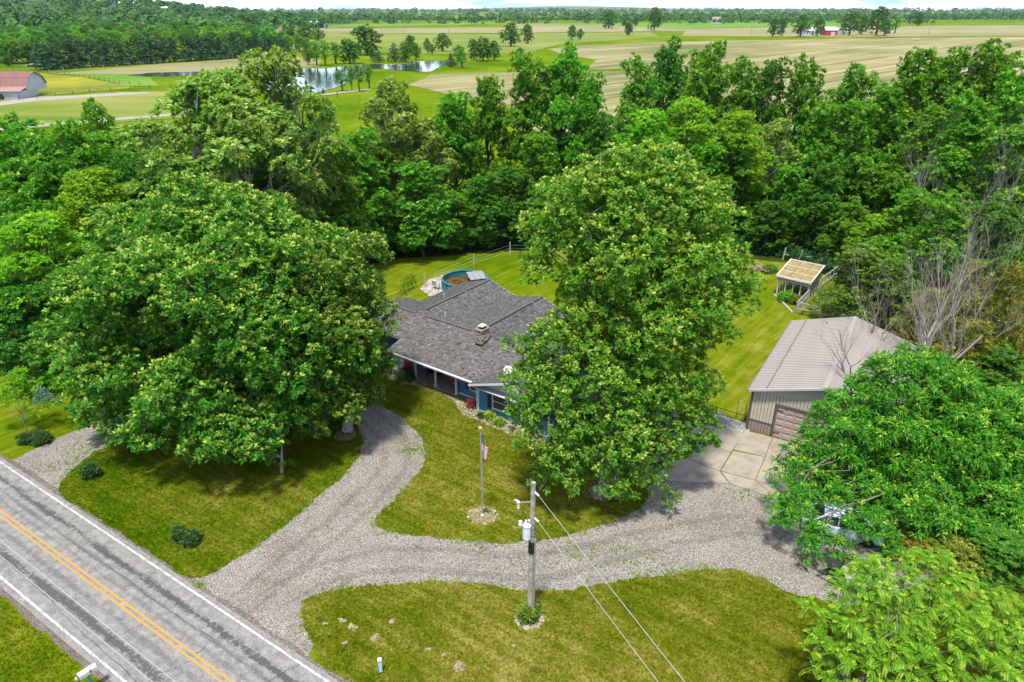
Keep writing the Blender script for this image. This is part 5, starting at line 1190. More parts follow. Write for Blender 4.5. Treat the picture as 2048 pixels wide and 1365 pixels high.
for k, (u, v) in enumerate(((806, 590), (814, 584), (821, 580), (828, 576))):
    g = G(u, v); lb = [(0, 0, .2 + i * .2, .32 * (1 - i / 9.5), .32 * (1 - i / 9.5), .22) for i in range(8)]
    t = tag(empty('arborvitae', (g.x, g.y, 0)), ('arborvitae nearest the house in the row by the pool', 'second arborvitae counted from the house', 'third arborvitae counted from the house', 'arborvitae nearest the patio stones in its row')[k], 'shrub', 'row of small arborvitae by the pool')
    link('foliage', crown('arborvitae_foliage', lb, M['l_dark'], 50 + k, 16, 7, .16, .05, .1, phi=(.1, .8), upb=.6, droop=-.1), None, t); MB().tube([(0, 0, 0), (0, 0, .4)], .03, 6).build('trunk', M['bark'], t)
bush('porch_shrub', G(820, 762), .5, .85, M['l_shrub'], 'dark bushy plant beside the porch step', 61, .16, .07)
bush('porch_shrub', G(800, 764), .34, .6, M['l_weed'], 'light green plant left of the bushy one by the step', 62, .16, .06)
bush('flowering_shrub', G(941, 816), .32, .62, M['l_red'], 'dark red leaved shrub in the stone bed by the corner', 63, .13, .06, young=.5)
bush('hosta', G(963, 836), .25, .3, M['l_shrub'], 'small dull green plant in the stone bed under the window', 64, .2, .08)
bush('hosta', G(981, 838), .38, .4, M['fern'], 'yellow green hosta in the stone bed under the window', 65, .3, .1, phi=(.6, 1.5), young=.5)
bush('hosta', G(999, 850), .3, .4, M['fern'], 'second yellow green hosta, nearer the maple', 66, .26, .09, phi=(.6, 1.5))
bush('perennial', G(867, 774), .22, .25, M['fern'], 'small yellow plant in the stones before the porch', 67, .16, .05)
bush('perennial', G(1058, 1236), .55, .75, M['l_weed'], 'leafy green plant at the foot of the utility pole', 68, .26, .08, young=.4)
bush('perennial', G(1571, 600), .9, .8, M['l_ash'], 'dark green leafy patch inside the front of the lean-to shed', 69, .22, .1)
bush('perennial', G(1590, 606), .8, .7, M['l_weed'], 'lighter leafy patch at the right front of the lean-to shed', 70, .22, .1)
bush('perennial', G(1540, 545), .9, .7, M['l_weed'], 'green weeds beside the brush heap', 71, .22, .1)
bush('perennial', G(976, 1028), .16, .22, M['l_weed'], 'small weed in the flagpole mulch ring', 72, .14, .04)

# ------------------------------------------------------------------ flagpole, utility pole, wires, roadside things
g = G(965, 1032); ring = [(g.x + .82 * math.cos(t), g.y + .78 * math.sin(t)) for t in np.arange(0, 6.28, .35)]
sheet('mulch_ring', smooth_outline(ring, .15, .03, 6), .075, M['mulch'], .03)
X, Y = [], []
for t in np.arange(0, 6.28, .16): X.append(g.x + .86 * math.cos(t) + rnd.gauss(0, .03)); Y.append(g.y + .82 * math.sin(t) + rnd.gauss(0, .03))
stones('ring_stones', np.array(X), np.array(Y), .055, .06, .12, M['bedstone'], 12)
fpole = tag(empty('flagpole', (g.x, g.y, .07)), 'slim silver flagpole in a mulch ring on the front lawn', 'flagpole')
MB().tube([(0, 0, 0), (0, 0, 6.2)], [.05, .035], 10).build('pole', M['steel'], fpole)
MB().lathe((0, 0, 6.2), [(.02, 0), (.10, .03), (.115, .09), (.08, .16), (.01, .18)], 12).build('finial', M['cream'], fpole)
MB().lathe((0, 0, 0), [(.14, 0), (.14, .06), (.06, .1)], 12).build('base_collar', M['steel'], fpole)
MB().tube([(.06, -.02, 1.5), (.06, -.02, 6.1)], .008, 4).build('halyard', M['white'], fpole)
# the flag hangs in folds: seven red and six white stripes, blue canton with rows of white stars
nu, nv = 48, 39; FH, FW = 1.15, 1.75
def fl_pt(s, t):                       # s along the fly 0..1, t across the stripes 0..1 from the top edge
    drop = (1 - (1 - s) ** 1.5) * 1.0; w = s * .50
    y = .07 * math.sin(s * 15 + t * 1.3) * min(1, s * 5)
    return (.055 + w * (.8 + .2 * math.sin(s * 9 + t)) * (1 - .3 * t), y - .03, 5.95 - t * FH * (1 - .18 * s) - drop * .95 + .05 * math.sin(s * 8))
mb = MB()
V = [fl_pt(i / nu, j / nv) for j in range(nv + 1) for i in range(nu + 1)]
for j in range(nv):
    for i in range(nu):
        st = int(j / nv * 13); s, t = (i + .5) / nu, (j + .5) / nv
        k = 2 if (s < .4 and st < 7) else (0 if st % 2 == 0 else 1)
        if k == 2 and (i % 3 == 1) and (j % 4 == 1): k = 1
        mb.k = k; mb.m.append(k); mb.f.append([j * (nu + 1) + i, j * (nu + 1) + i + 1, (j + 1) * (nu + 1) + i + 1, (j + 1) * (nu + 1) + i])
mb.v = V
tag(mb.build('flag', [M['flag_red'], M['flag_white'], M['flag_blue']], None, True, (g.x, g.y, .07)), 'limp red, white and blue striped flag hanging from the flagpole', 'flag')

g = G(1060, 1234); up_ = tag(empty('utility_pole', (g.x, g.y, 0)), 'weathered timber utility pole with grey transformer can beside the drive', 'utility pole')
PX = g
MB().tube([(0, 0, 0), (.02, 0, 3), (.04, 0, 6), (.06, 0, 8.45)], [.16, .145, .13, .11], 12).build('shaft', M['wood_pole'], up_)
MB().tube([(.02, 0, 4.3), (.03, 0, 5.0)], .165, 12).build('black_sleeve', M['black'], up_)
MB().tube([(.17, -.10, .2), (.19, -.10, 5.2)], .045, 8).build('conduit', M['steel'], up_)
can = MB().lathe((-.22, -.20, 5.35), [(.19, 0), (.2, .04), (.2, .74), (.22, .76), (.22, .82), (.16, .87), (.03, .9)], 16).build('transformer', M['can_grey'], up_)
for x in (-.26, -.12): MB().lathe((x, -.2, 6.2), [(.04, 0), (.075, .05), (.04, .09), (.07, .14), (.04, .18), (.06, .23), (.03, .27)], 10).build('bushing', M['white'], can)
MB().bar((-.05, -.05, 5.8), (-.15, -.15, 5.8), .1, .5).build('bracket', M['steel'], can)
arm = MB().bar((.05, 0, 7.35), (-.62, -.12, 7.40), .045, .045).build('arm', M['steel'], up_)
MB().lathe((-.62, -.12, 7.38), [(.04, -.32), (.07, -.27), (.04, -.2), (.07, -.13), (.04, -.06), (.05, .02), (.09, .05), (.03, .12)], 10).build('insulator', M['white'], arm)
MB().bar((-.62, -.12, 7.45), (-.80, -.05, 7.52), .06, .06).build('cutout', M['white'], arm)
a2 = MB().bar((.03, 0, 6.15), (-.50, -.25, 6.25), .05, .05).build('arm', M['steel'], up_)
MB().lathe((-.52, -.26, 6.1), [(.03, 0), (.09, .05), (.11, .15), (.07, .25), (.09, .32), (.02, .38)], 10).build('arrester', M['white'], a2)
jw = MB()
for p, q, s in (((-.2, -.25, 6.4), (.12, -.1, 5.7), .25), ((-.1, -.3, 5.6), (.3, -.12, 5.1), .3), ((.15, -.1, 5.9), (.3, -.15, 5.2), .2), ((-.6, -.1, 7.1), (-.26, -.2, 6.45), .1)):
    p, q = Vector(p), Vector(q); jw.tube([p.lerp(q, t) + Vector((s * math.sin(math.pi * t), -.1 * math.sin(math.pi * t), 0)) for t in np.linspace(0, 1, 7)], .014, 4)
jw.build('jumper_wires', M['black'], up_)
for z, nm in ((7.95, 0), (6.45, 1)): MB().tube([(.1, 0, z), (.32, -.18, z - .12)], .05, 8).build('dead_end_insulator', M['can_grey'], up_)
def cable(name, p, q, sag, r, label, grp=None):
    p, q = Vector(p), Vector(q); mb = MB(); mb.tube([p.lerp(q, t) - Vector((0, 0, sag * 4 * t * (1 - t))) - p for t in np.linspace(0, 1, 24)], r, 5)
    tag(mb.build(name, M['wire'], loc=p), label, 'wire', grp)
for z, u, lab in ((7.85, 1380, 'upper of the two wires running from the utility pole to the lower right'), (6.35, 1325, 'lower of the two wires running from the utility pole to the lower right')):
    st = Vector((PX.x + .3, PX.y - .18, z)); e = G(u, 1365, z - .15); cable('power_line', st, st + (e - st) * 2.6, .25, .012, lab)
for (u0, v0, u1, v1), lab in (((0, 1080, 352, 1365), 'upper of the two thin wires crossing above the road at lower left'), ((0, 1111, 306, 1365), 'lower of the two thin wires crossing above the road at lower left')):
    p, q = G(u0, v0, 7.2), G(u1, v1, 7.2); d = q - p; cable('power_line', p - d * 1.6, q + d * 1.2, 0.0, .011, lab)

g = G(174, 1343, 1.15); mbx = tag(empty('mailbox', (g.x, g.y, 0), math.radians(-40)), 'white rural mailbox on a teal and white post beside the road', 'mailbox')
MB().box((0, 0, .5), (.11, .11, 1.0)).build('post', M['tealpost'], mbx)
MB().box((-.075, 0, .55), (.03, .12, .85)).build('post_board', M['white'], mbx)
MB().box((0, .0, 1.0), (.10, .6, .05)).build('support', M['wood_grey'], mbx)
n = 12; prof = [(-.14, 0), (-.14, .17)] + [(-.14 * math.cos(t), .17 + .13 * math.sin(t)) for t in np.linspace(.2, math.pi - .2, 9)] + [(.14, .17), (.14, 0)]
m_ = MB(); k = len(prof); m_.add([(x, -.38, 1.03 + z) for x, z in prof] + [(x, .38, 1.03 + z) for x, z in prof], [tuple(range(k)), tuple(range(2 * k - 1, k - 1, -1))] + [(i, i + k, (i + 1) % k + k, (i + 1) % k) for i in range(k)])
bx = m_.build('box', M['white'], mbx)
MB().box((0, -.395, 1.16), (.28, .02, .28)).build('door', M['brown_trim'], bx)
MB().box((.155, .1, 1.2), (.012, .05, .2)).build('signal_flag', M['red_paint'], bx)
MB().box((-.145, .05, 1.14), (.006, .34, .05)).build('name_strip', plain('blue_lettering', (.25, .35, .62), .1, 9), bx)
MB().tube([(-.05, -.28, .95), (-.2, -.45, .95)], .09, 10).build('paper_tube', M['cream'], mbx)
g = G(762, 1345); pd = tag(empty('utility_pedestal', (g.x, g.y, .05), .2), 'small pale green utility pedestal on the lawn by the road', 'pedestal')
MB().box((0, 0, .38), (.16, .16, .78)).build('body', M['ped'], pd); MB().box((0, 0, .80), (.19, .19, .08)).build('cap', M['white'], pd); MB().box((0, 0, .03), (.2, .2, .06)).build('base', M['rubber'], pd)

# stone ring round the tall maple, with creeping plants
g = G(1210, 985); ring = [(g.x + .95 * math.cos(t), g.y + .85 * math.sin(t) - .1) for t in np.arange(0, 6.28, .35)]
sheet('tree_ring', smooth_outline(ring, .15, .03, 7), .075, M['mulch'], .03)
q = np.random.RandomState(4); a = q.uniform(0, 6.28, 260); rr = q.uniform(.55, 1.0, 260)
stones('ring_stones', g.x + rr * np.cos(a), g.y + rr * .9 * np.sin(a) - .1, .06, .05, .11, M['bedstone'], 13)
bush('perennial', G(1218, 1002), .25, .2, M['l_shrub'], 'low plants in front of the trunk in the stone ring', 73, .12, .05)
g = G(690, 872); ring = [(g.x + .8 * math.cos(t), g.y + .7 * math.sin(t)) for t in np.arange(0, 6.28, .35)]
sheet('tree_ring', smooth_outline(ring, .15, .03, 8), .075, M['mulch'], .03)
g = G(1058, 1240); a = q.uniform(0, 6.28, 160); rr = q.uniform(.35, .72, 160)
ring = [(g.x + .72 * math.cos(t), g.y + .66 * math.sin(t)) for t in np.arange(0, 6.28, .35)]
sheet('pole_ring', smooth_outline(ring, .15, .03, 9), .07, M['dirt'], .02); stones('ring_stones', g.x + rr * np.cos(a), g.y + rr * .9 * np.sin(a), .06, .05, .11, M['patio'], 14)

# porch furniture
def hw(a, b, z): p = HA * a + HB * b; return Vector((p.x, p.y, z))
p = hw(-35.35, 37.35, .2); bn = tag(empty('porch_bench', p, math.atan2(HA.y, HA.x)), 'black metal bench on the covered porch', 'bench')
for k in range(4): MB().box((0, -.18 + .12 * k, .43), (1.35, .09, .03)).build('seat_slat', M['black'], bn)
for k in range(3): MB().box((0, .26, .58 + .13 * k), (1.35, .03, .08)).build('back_slat', M['black'], bn)
for sx in (-1, 1):
    for y in (-.2, .24): MB().box((sx * .64, y, .21 if y < 0 else .45), (.05, .05, .42 if y < 0 else .9)).build('leg', M['black'], bn)
    MB().box((sx * .64, 0, .63), (.06, .5, .04)).build('armrest', M['black'], bn)
p = hw(-32.75, 36.85, .2); pl = tag(empty('planter', p), 'orange flower planter on a dark stand on the porch', 'planter')
MB().lathe((0, 0, .5), [(.14, 0), (.2, .18), (.21, .24), (.18, .24)], 14).build('pot', M['orange'], pl)
for k in range(3): MB().bar((.12 * math.cos(k * 2.1), .12 * math.sin(k * 2.1), .5), (.2 * math.cos(k * 2.1), .2 * math.sin(k * 2.1), 0), .03).build('leg', M['black'], pl)
link('foliage', crown('planter_foliage', [(0, 0, .85, .24, .24, .2)], M['l_red'], 80, 20, 8, .12, .07, .7), None, pl)
p = hw(-37.05, 36.55, .2); pt = tag(empty('planter', p), 'dark round pot with a leafy plant by the red door', 'planter')
MB().lathe((0, 0, 0), [(.16, 0), (.22, .3), (.24, .36), (.2, .36)], 14).build('pot', M['black'], pt); link('foliage', crown('planter_foliage', [(0, 0, .55, .25, .25, .25)], M['l_shrub'], 81, 20, 8, .14, .07, .2), None, pt)
p = hw(-38.05, 36.8, .325); tag(MB().box((0, 0, 0), (.85, .5, .02)).build('door_mat', M['black'], loc=p, rz=math.atan2(HA.y, HA.x)), 'black door mat on the step before the red door', 'mat')

# utility trailer under the bright tree
g = G(1662, 1160); tl = tag(empty('utility_trailer', (g.x + .55, g.y - .15, 0), math.radians(-14)), 'flat utility trailer with timber deck, spare wheel and tongue jack', 'trailer')
for k in range(9): MB().box((1.2, -.72 + .18 * k, .56), (2.7, .165, .04)).build('deck_board', M['wood_deck'], tl)
MB().box((-.17, 0, .70), (.07, 1.7, .5)).build('front_rail', M['black'], tl)
for y in (-.83, .83):
    MB().box((1.2, y, .54), (2.7, .06, .10)).build('side_beam', M['black'], tl); MB().box((1.2, y, .95), (2.7, .04, .04)).build('side_rail', M['black'], tl)
    for x in (-.1, 1.2, 2.5): MB().box((x, y, .75), (.05, .05, .42)).build('stake_post', M['black'], tl)
    MB().bar((-.15, y * .75, .5), (-1.25, 0, .48), .07, .09).build('tongue', M['black'], tl)
    for a in (0,):
        wv = MB(); wv.lathe((0, 0, 0), [(.12, -.09), (.30, -.09), (.32, -.05), (.32, .05), (.30, .09), (.12, .09)], 18); wo_ = wv.build('wheel', M['rubber'], tl, loc=(1.3, y * 1.18, .32)); wo_.rotation_euler = (math.pi / 2, 0, 0)
        rm = MB().lathe((0, 0, 0), [(.02, -.07), (.14, -.07), (.14, .07), (.02, .07)], 12).build('rim', M['white'], wo_)
sp = MB().lathe((0, 0, 0), [(.12, -.09), (.30, -.09), (.335, -.05), (.335, .05), (.30, .09), (.12, .09)], 20).build('spare_wheel', M['rubber'], tl, loc=(-.52, .28, .88)); sp.rotation_euler = (.5, -.5, 0)
MB().lathe((0, 0, 0), [(.03, -.06), (.16, -.06), (.17, 0), (.16, .06), (.03, .06)], 14).build('rim', M['black'], sp)
for k in range(5):
    a = k * 1.257; MB().lathe((.085 * math.cos(a), .085 * math.sin(a), .06), [(.02, 0), (.02, .03)], 6).build('wheel_nut', M['white'], sp)
MB().bar((-.52, .2, .5), (-.52, .28, .85), .06).build('spare_bracket', M['black'], tl)
MB().tube([(-1.15, .02, .0), (-1.15, .02, .95)], .035, 8).build('jack', M['steel'], tl); MB().bar((-1.15, -.08, .95), (-1.15, .16, .95), .03).build('jack_handle', M['black'], tl)
MB().lathe((-1.28, 0, .42), [(.03, 0), (.07, .05), (.07, .1), (.03, .13)], 8).build('coupler', M['black'], tl)
MB().box((-.22, -.84, .53), (.05, .08, .06)).build('marker_lamp', M['orange'], tl); MB().box((-.22, .84, .53), (.05, .08, .06)).build('marker_lamp', M['orange'], tl)

# the pale blue car parked under the ash
g = G(1680, 1065); car = tag(empty('parked_car', (g.x, g.y, .02), math.radians(-22)), 'pale blue car parked on the gravel beneath the ash tree', 'car')
sec = [(-2.25, .42, .72, .72), (-2.2, .30, .86, .80), (-1.6, .26, .93, .86), (-.85, .24, .97, .88), (.9, .24, .98, .88), (1.7, .26, .92, .86), (2.15, .30, .80, .80), (2.25, .42, .68, .72)]
m_ = MB(); rows = []
for x, zb_, zt, hwid in sec: rows.append([(x, -hwid * .94, zb_), (x, -hwid, zb_ + .2), (x, -hwid * .98, zt - .1), (x, -hwid * .86, zt), (x, hwid * .86, zt), (x, hwid * .98, zt - .1), (x, hwid, zb_ + .2), (x, hwid * .94, zb_)])
vs = [v for r in rows for v in r]; n8 = 8
m_.add(vs, [(i * 8 + k, i * 8 + (k + 1) % 8, (i + 1) * 8 + (k + 1) % 8, (i + 1) * 8 + k) for i in range(len(sec) - 1) for k in range(8)] + [tuple(range(7, -1, -1)), tuple(range(len(vs) - 8, len(vs)))])
body = m_.build('body', M['car_paint'], car)
cab = [(-1.75, .93), (-1.05, 1.42), (.35, 1.45), (1.15, .96)]
m_ = MB(); m_.add([(x, -(.80 if z < 1 else .62), z) for x, z in cab] + [(x, (.80 if z < 1 else .62), z) for x, z in cab], [(0, 1, 5, 4), (2, 3, 7, 6), (0, 3, 2, 1), (4, 5, 6, 7)])
m_.build('windows', M['glass'], car)
MB().slab([(-1.1, -.62, 1.46), (.40, -.62, 1.48), (.40, .62, 1.48), (-1.1, .62, 1.46)], .05).build('roof', M['car_paint'], car)
for y in (-1, 1):
    for (x0_, z0_), (x1_, z1_) in (((-1.75, .93), (-1.05, 1.43)), ((1.15, .95), (.35, 1.45)), ((-.3, .95), (-.3, 1.44))): MB().bar((x0_, y * .80, z0_), (x1_, y * .625, z1_), .07, .06).build('pillar', M['car_paint'], car)
    MB().box((.85, y * .97, 1.0), (.18, .14, .12)).build('wing_mirror', M['car_paint'], car)
    for x in (-1.38, 1.42):
        w_ = MB().lathe((0, 0, 0), [(.2, -.1), (.31, -.1), (.33, -.06), (.33, .06), (.31, .1), (.2, .1)], 18).build('wheel', M['rubber'], car, loc=(x, y * .80, .32)); w_.rotation_euler = (math.pi / 2, 0, 0)
        MB().lathe((0, 0, 0), [(.02, -.105), (.2, -.09), (.2, .09), (.02, .105)], 12).build('rim', M['steel'], w_)
    MB().box((2.16, y * .58, .66), (.14, .34, .14)).build('headlight', M['white'], car); MB().box((-2.2, y * .6, .72), (.1, .3, .16)).build('tail_light', M['red_paint'], car)

# ------------------------------------------------------------------ barn and paddock fences on the left
bn_ = tag(empty('barn', (-184, 252, 0), math.radians(3)), 'white barn with reddish gambrel roof and open lean-to at the left edge', 'barn')
BL, BRt = -14, 13.5
MB().box(((BL + BRt) / 2, 8.5, 1.8), (BRt - BL - .4, 7, 3.6)).build('wall', M['barn_white'], bn_)
fw_ = MB(); fw_.box((BRt - 4.6, .1, 1.25), (9.2, .2, 2.5)).box((BL + 6, .1, 1.25), (12.5, .2, 2.5)).box((BRt - .1, 2.6, 1.25), (.2, 5.2, 2.5)); fw_.build('lean_to_wall', M['barn_white'], bn_)
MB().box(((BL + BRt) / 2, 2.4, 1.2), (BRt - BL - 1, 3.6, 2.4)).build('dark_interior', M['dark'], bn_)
def rs(y0, z0, y1, z1, m, nm='roof', over=.5):
    n = 16; wd = (BRt - BL + 2 * over) / n
    for k in range(n):
        x = BL - over + wd * k; MB().slab([(x + .02, y0, z0), (x + wd - .02, y0, z0), (x + wd - .02, y1, z1), (x + .02, y1, z1)], .12).build('roof_panel', M[m], bn_)
rs(-.6, 2.55, 5.2, 3.7, 'barn_roof_pale', over=.8); rs(5.0, 3.7, 7.2, 6.4, 'barn_roof'); rs(7.1, 6.4, 11.5, 8.1, 'barn_roof'); rs(11.5, 8.1, 15.8, 6.4, 'barn_roof'); rs(15.8, 6.4, 18, 3.7, 'barn_roof')
MB().add([(BRt - .05, y, z) for y, z in ((5.1, 2), (18, 2), (18, 3.6), (15.7, 6.3), (11.5, 8), (7.2, 6.3), (5.1, 3.6))], [(0, 1, 2, 3, 4, 5, 6)]).build('gable_wall', M['barn_white'], bn_)
tk = tag(empty('tractor', (-176.5, 250.4, 0), .2), 'small orange tractor parked in front of the white barn', 'tractor')
MB().box((0, 0, .9), (1.6, .8, .6)).build('bonnet', M['orange'], tk); MB().box((1.0, 0, 1.2), (.9, .9, 1.4)).build('cab', M['black'], tk)
for x, r in ((-.6, .4), (1.0, .65)):
    for y in (-.6, .6):
        w_ = MB().lathe((0, 0, 0), [(.1, -.15), (r, -.15), (r, .15), (.1, .15)], 12).build('wheel', M['rubber'], tk, loc=(x, y, r)); w_.rotation_euler = (math.pi / 2, 0, 0)
def far_fence(pts, every, hgt, label, mat='wood_grey'):
    f = tag(empty('paddock_fence', tuple(pts[0])), label, 'fence'); o = pts[0]; k = 0; rl = MB()
    for i in range(len(pts) - 1):
        p, q = pts[i] - o, pts[i + 1] - o; n = max(1, round((q - p).length / every))
        for j in range(n): c = p.lerp(q, j / n); MB().box((c.x, c.y, hgt / 2), (.22, .22, hgt)).build('post', M[mat], f)
        for z in (.45, .95): rl.bar((p.x, p.y, hgt * z), (q.x, q.y, hgt * z), .05)
    rl.build('fence_wires', M[mat], f)
far_fence([G(u, v) for u, v in ((0, 204), (75, 197), (180, 186), (300, 177), (420, 172))], 7, 1.5, 'post and wire fence in front of the white barn', 'bark')
far_fence([G(u, v) for u, v in ((38, 148), (80, 147), (130, 150), (190, 158), (240, 168), (300, 172))], 6, 1.5, 'post and wire fence curving through the yellow pasture', 'bark')
far_fence([G(u, v) for u, v in ((100, 146), (180, 138), (260, 132), (400, 121), (560, 112))], 9, 1.5, 'pale post fence along the foot of the dark pines')
far_fence([G(u, v) for u, v in ((0, 146), (40, 138), (90, 132), (110, 131))], 8, 1.5, 'post fence beyond the barn by the lone small tree', 'bark')

# ------------------------------------------------------------------ trees and farms in the far country
def far_mesh(name, lobes, seed, dens, K, L, Wd, mat, th=.18, tr=.35):
    q = np.random.RandomState(seed); P, A, _z = tufts(lobes, dens, q, cull=.5)
    V, Fc, t = leaves(P, A, K, L, Wd, q.uniform(size=len(P)) < .12, q)
    mb = MB(); top = np.mean([l[2] for l in lobes]); mb.tube([(0, 0, -.1), (0, 0, top * .6), (.01, .01, top)], [tr * 1.3, tr, tr * .5], 6, False)
    n0 = len(V); V = np.concatenate([V, np.array([tuple(v) for v in mb.v])]); F2 = np.array(mb.f) + n0
    me = np_mesh(name, V, np.concatenate([Fc, F2]), mat, np.concatenate([t, np.zeros(len(F2))]))
    me.materials.append(M['bark_dark']); mi = np.zeros(len(Fc) + len(F2), dtype=np.int32); mi[len(Fc):] = 1; me.polygons.foreach_set('material_index', mi); return me
FAR = [far_mesh('far_tree', dome_lobes(5, 1.7, 11.6, 16, 1.5, 2.5, 200 + i, .85), 200 + i, .7, 7, .95, .6, M['l_far']) for i in range(5)]
LOL = [far_mesh('far_tree', dome_lobes(3.2, 3.0, 11.6, 10, 1.2, 1.9, 220 + i, 1.0), 220 + i, .8, 7, .8, .5, M['l_wood']) for i in range(2)]
PIN = [far_mesh('far_pine', [(math.cos(k * 2.4) * 2.6 * (1 - k / 20), math.sin(k * 2.4) * 2.6 * (1 - k / 20), 1.0 + k * .70, 2.9 * (1 - k / 19), 2.9 * (1 - k / 19), 1.3) for k in range(16)], 240 + i, .75, 8, .9, .35, M['l_pine']) for i in range(3)]
def far_tree(u, vb, hp, wp, label, kind='FAR', group=None, mat=None):
    """a tree standing on the ground at photo point (u, vb), hp and wp its size in the photo in pixels"""
    g = G(u, vb); d = g.length; m = math.hypot(g.y, CAM_H) / F_PX; s = {'FAR': FAR, 'LOL': LOL, 'PIN': PIN}[kind]; i = r_.randrange(len(s))
    R = {'FAR': 5.4, 'LOL': 3.6, 'PIN': 3.9}[kind]; H = 12.6
    o = link({'PIN': 'pine_tree'}.get(kind, 'field_tree'), s[i], None, None, (g.x, g.y, 0), r_.uniform(0, 6.28)); o.scale = (wp * m / 2 / R, wp * m / 2 / R, hp * m / H)
    tag(o, label, 'tree', group)
    if mat: o.material_slots[0].link = 'OBJECT'; o.material_slots[0].material = M[mat]
    return o
ft = [
 (735, 110, 52, 62, 'largest round tree on the far bank of the pond'), (745, 121, 22, 14, 'small round tree right of the largest pond tree'), (757, 125, 20, 19, 'dark cone shaped cedar right of the largest pond tree', 'PIN'),
 (618, 130, 38, 24, 'leftmost tree of the clump at the left end of the pond'), (634, 131, 44, 28, 'second tree of the clump at the left end of the pond', 'LOL'), (651, 131, 46, 26, 'tall middle tree of the clump at the left end of the pond', 'LOL'), (672, 128, 40, 30, 'right tree of the clump at the left end of the pond', 'LOL'), (700, 127, 42, 48, 'broad tree in front of the largest pond tree'),
 (790, 124, 32, 24, 'dark cedar left in the dark clump behind the pond', 'PIN'), (822, 112, 36, 26, 'taller green tree behind the dark clump', 'FAR'), (812, 124, 34, 28, 'dark tree in the middle of the dark clump behind the pond', 'FAR', 'l_dark'), (832, 120, 30, 22, 'right tree of the dark clump behind the pond', 'FAR', 'l_dark'),
 (855, 107, 28, 15, 'narrow dark tree beyond the pond', 'FAR', 'l_dark'), (865, 108, 18, 12, 'pale small tree beside the narrow dark one'), (886, 103, 33, 36, 'spreading tree with forked trunk beyond the pond', 'FAR', 'l_dark'),
 (902, 134, 24, 20, 'dark cedar on the right bank of the pond', 'PIN'), (924, 136, 34, 26, 'round bright tree on the right bank of the pond', 'LOL'), (918, 118, 24, 26, 'pale bush behind the round bright tree'),
 (948, 120, 36, 26, 'left tree of the group of three beside the pond'), (966, 122, 42, 38, 'middle tree of the group of three beside the pond'), (988, 121, 36, 28, 'right tree of the group of three beside the pond'), (1040, 122, 23, 19, 'small solitary dark tree at the stubble corner', 'FAR', 'l_dark'),
 (1022, 93, 42, 44, 'large left tree of the pair in the middle of the green field'), (1055, 88, 34, 24, 'smaller right tree of the pair in the middle of the green field'),
 (1144, 80, 25, 18, 'left tree of the small pair on the grass strip'), (1160, 80, 20, 14, 'right thin tree of the small pair on the grass strip'), (1256, 71, 22, 20, 'solitary round tree in the pale field'),
 (1217, 57, 32, 34, 'broad dark tree before the far wood', 'FAR', 'l_dark'), (1308, 62, 40, 29, 'tall tree beside the far road', 'FAR', 'l_dark'), (1247, 53, 16, 14, 'small tree between the broad dark and the tall one'), (1270, 53, 16, 14, 'small tree left of the tall one by the far road'),
 (685, 182, 40, 28, 'small round tree by the gravel lane', 'LOL'), (704, 181, 46, 17, 'left slim tree by the gravel lane', 'LOL'), (719, 183, 52, 22, 'middle slim tree by the gravel lane', 'LOL'), (739, 178, 46, 22, 'right slim tree by the gravel lane', 'LOL'),
 (655, 209, 14, 7, 'tiny cone shaped sapling in the meadow below the lane', 'PIN'), (647, 187, 10, 6, 'tiny dark sapling at the lane', 'PIN'), (675, 197, 12, 5, 'thin sapling in the meadow below the lane', 'LOL'),
 (486, 60, 28, 26, 'broad tree at the field corner before the far houses', 'FAR', 'l_dark'), (600, 57, 12, 12, 'dark tree left of the far white house', 'FAR', 'l_dark'), (612, 58, 22, 14, 'tree before the far white house'), (650, 58, 14, 13, 'round tree right of the far white house'),
 (1545, 73, 34, 23, 'left tree of the two at the start of the red barn farm'), (1562, 72, 31, 18, 'right tree of the two at the start of the red barn farm'), (1600, 73, 38, 36, 'broad leaning tree left of the red barn'), (1634, 73, 33, 22, 'tree just left of the red barn'),
 (1698, 71, 40, 36, 'big tree just right of the white bin'), (1722, 70, 34, 24, 'dark tree in the farm grove', 'FAR', 'l_dark'), (1752, 71, 48, 40, 'tallest tree in the farm grove'), (1768, 72, 28, 28, 'round tree in front of the farm grove'), (1789, 67, 32, 18, 'right end tree of the farm grove', 'LOL'),
 (17, 133, 18, 18, 'small lone tree beyond the barn'), (1820, 48, 16, 18, 'pale bush at the edge of the far fields'), (1835, 52, 24, 22, 'tree at the corner of the far pale field'), (1440, 118, 20, 24, 'dark shrub tree by the stubble edge', 'FAR', 'l_dark'),
]
for it in ft:
    u, vb, hp, wp, lab = it[:5]; far_tree(u, vb, hp, wp, lab, it[5] if len(it) > 5 else 'FAR', 'trees scattered over the far fields', it[6] if len(it) > 6 else None)
for k in range(21):
    t = k / 20; far_tree(98 + 465 * t + r_.uniform(-6, 6), 139 - 29 * t, r_.uniform(40, 52) * (1 - .2 * t), r_.uniform(42, 52) * (1 - .25 * t), 'dark green pine in the row along the pasture fence', 'PIN', 'pines in the row along the pasture')
r2 = random.Random(12)
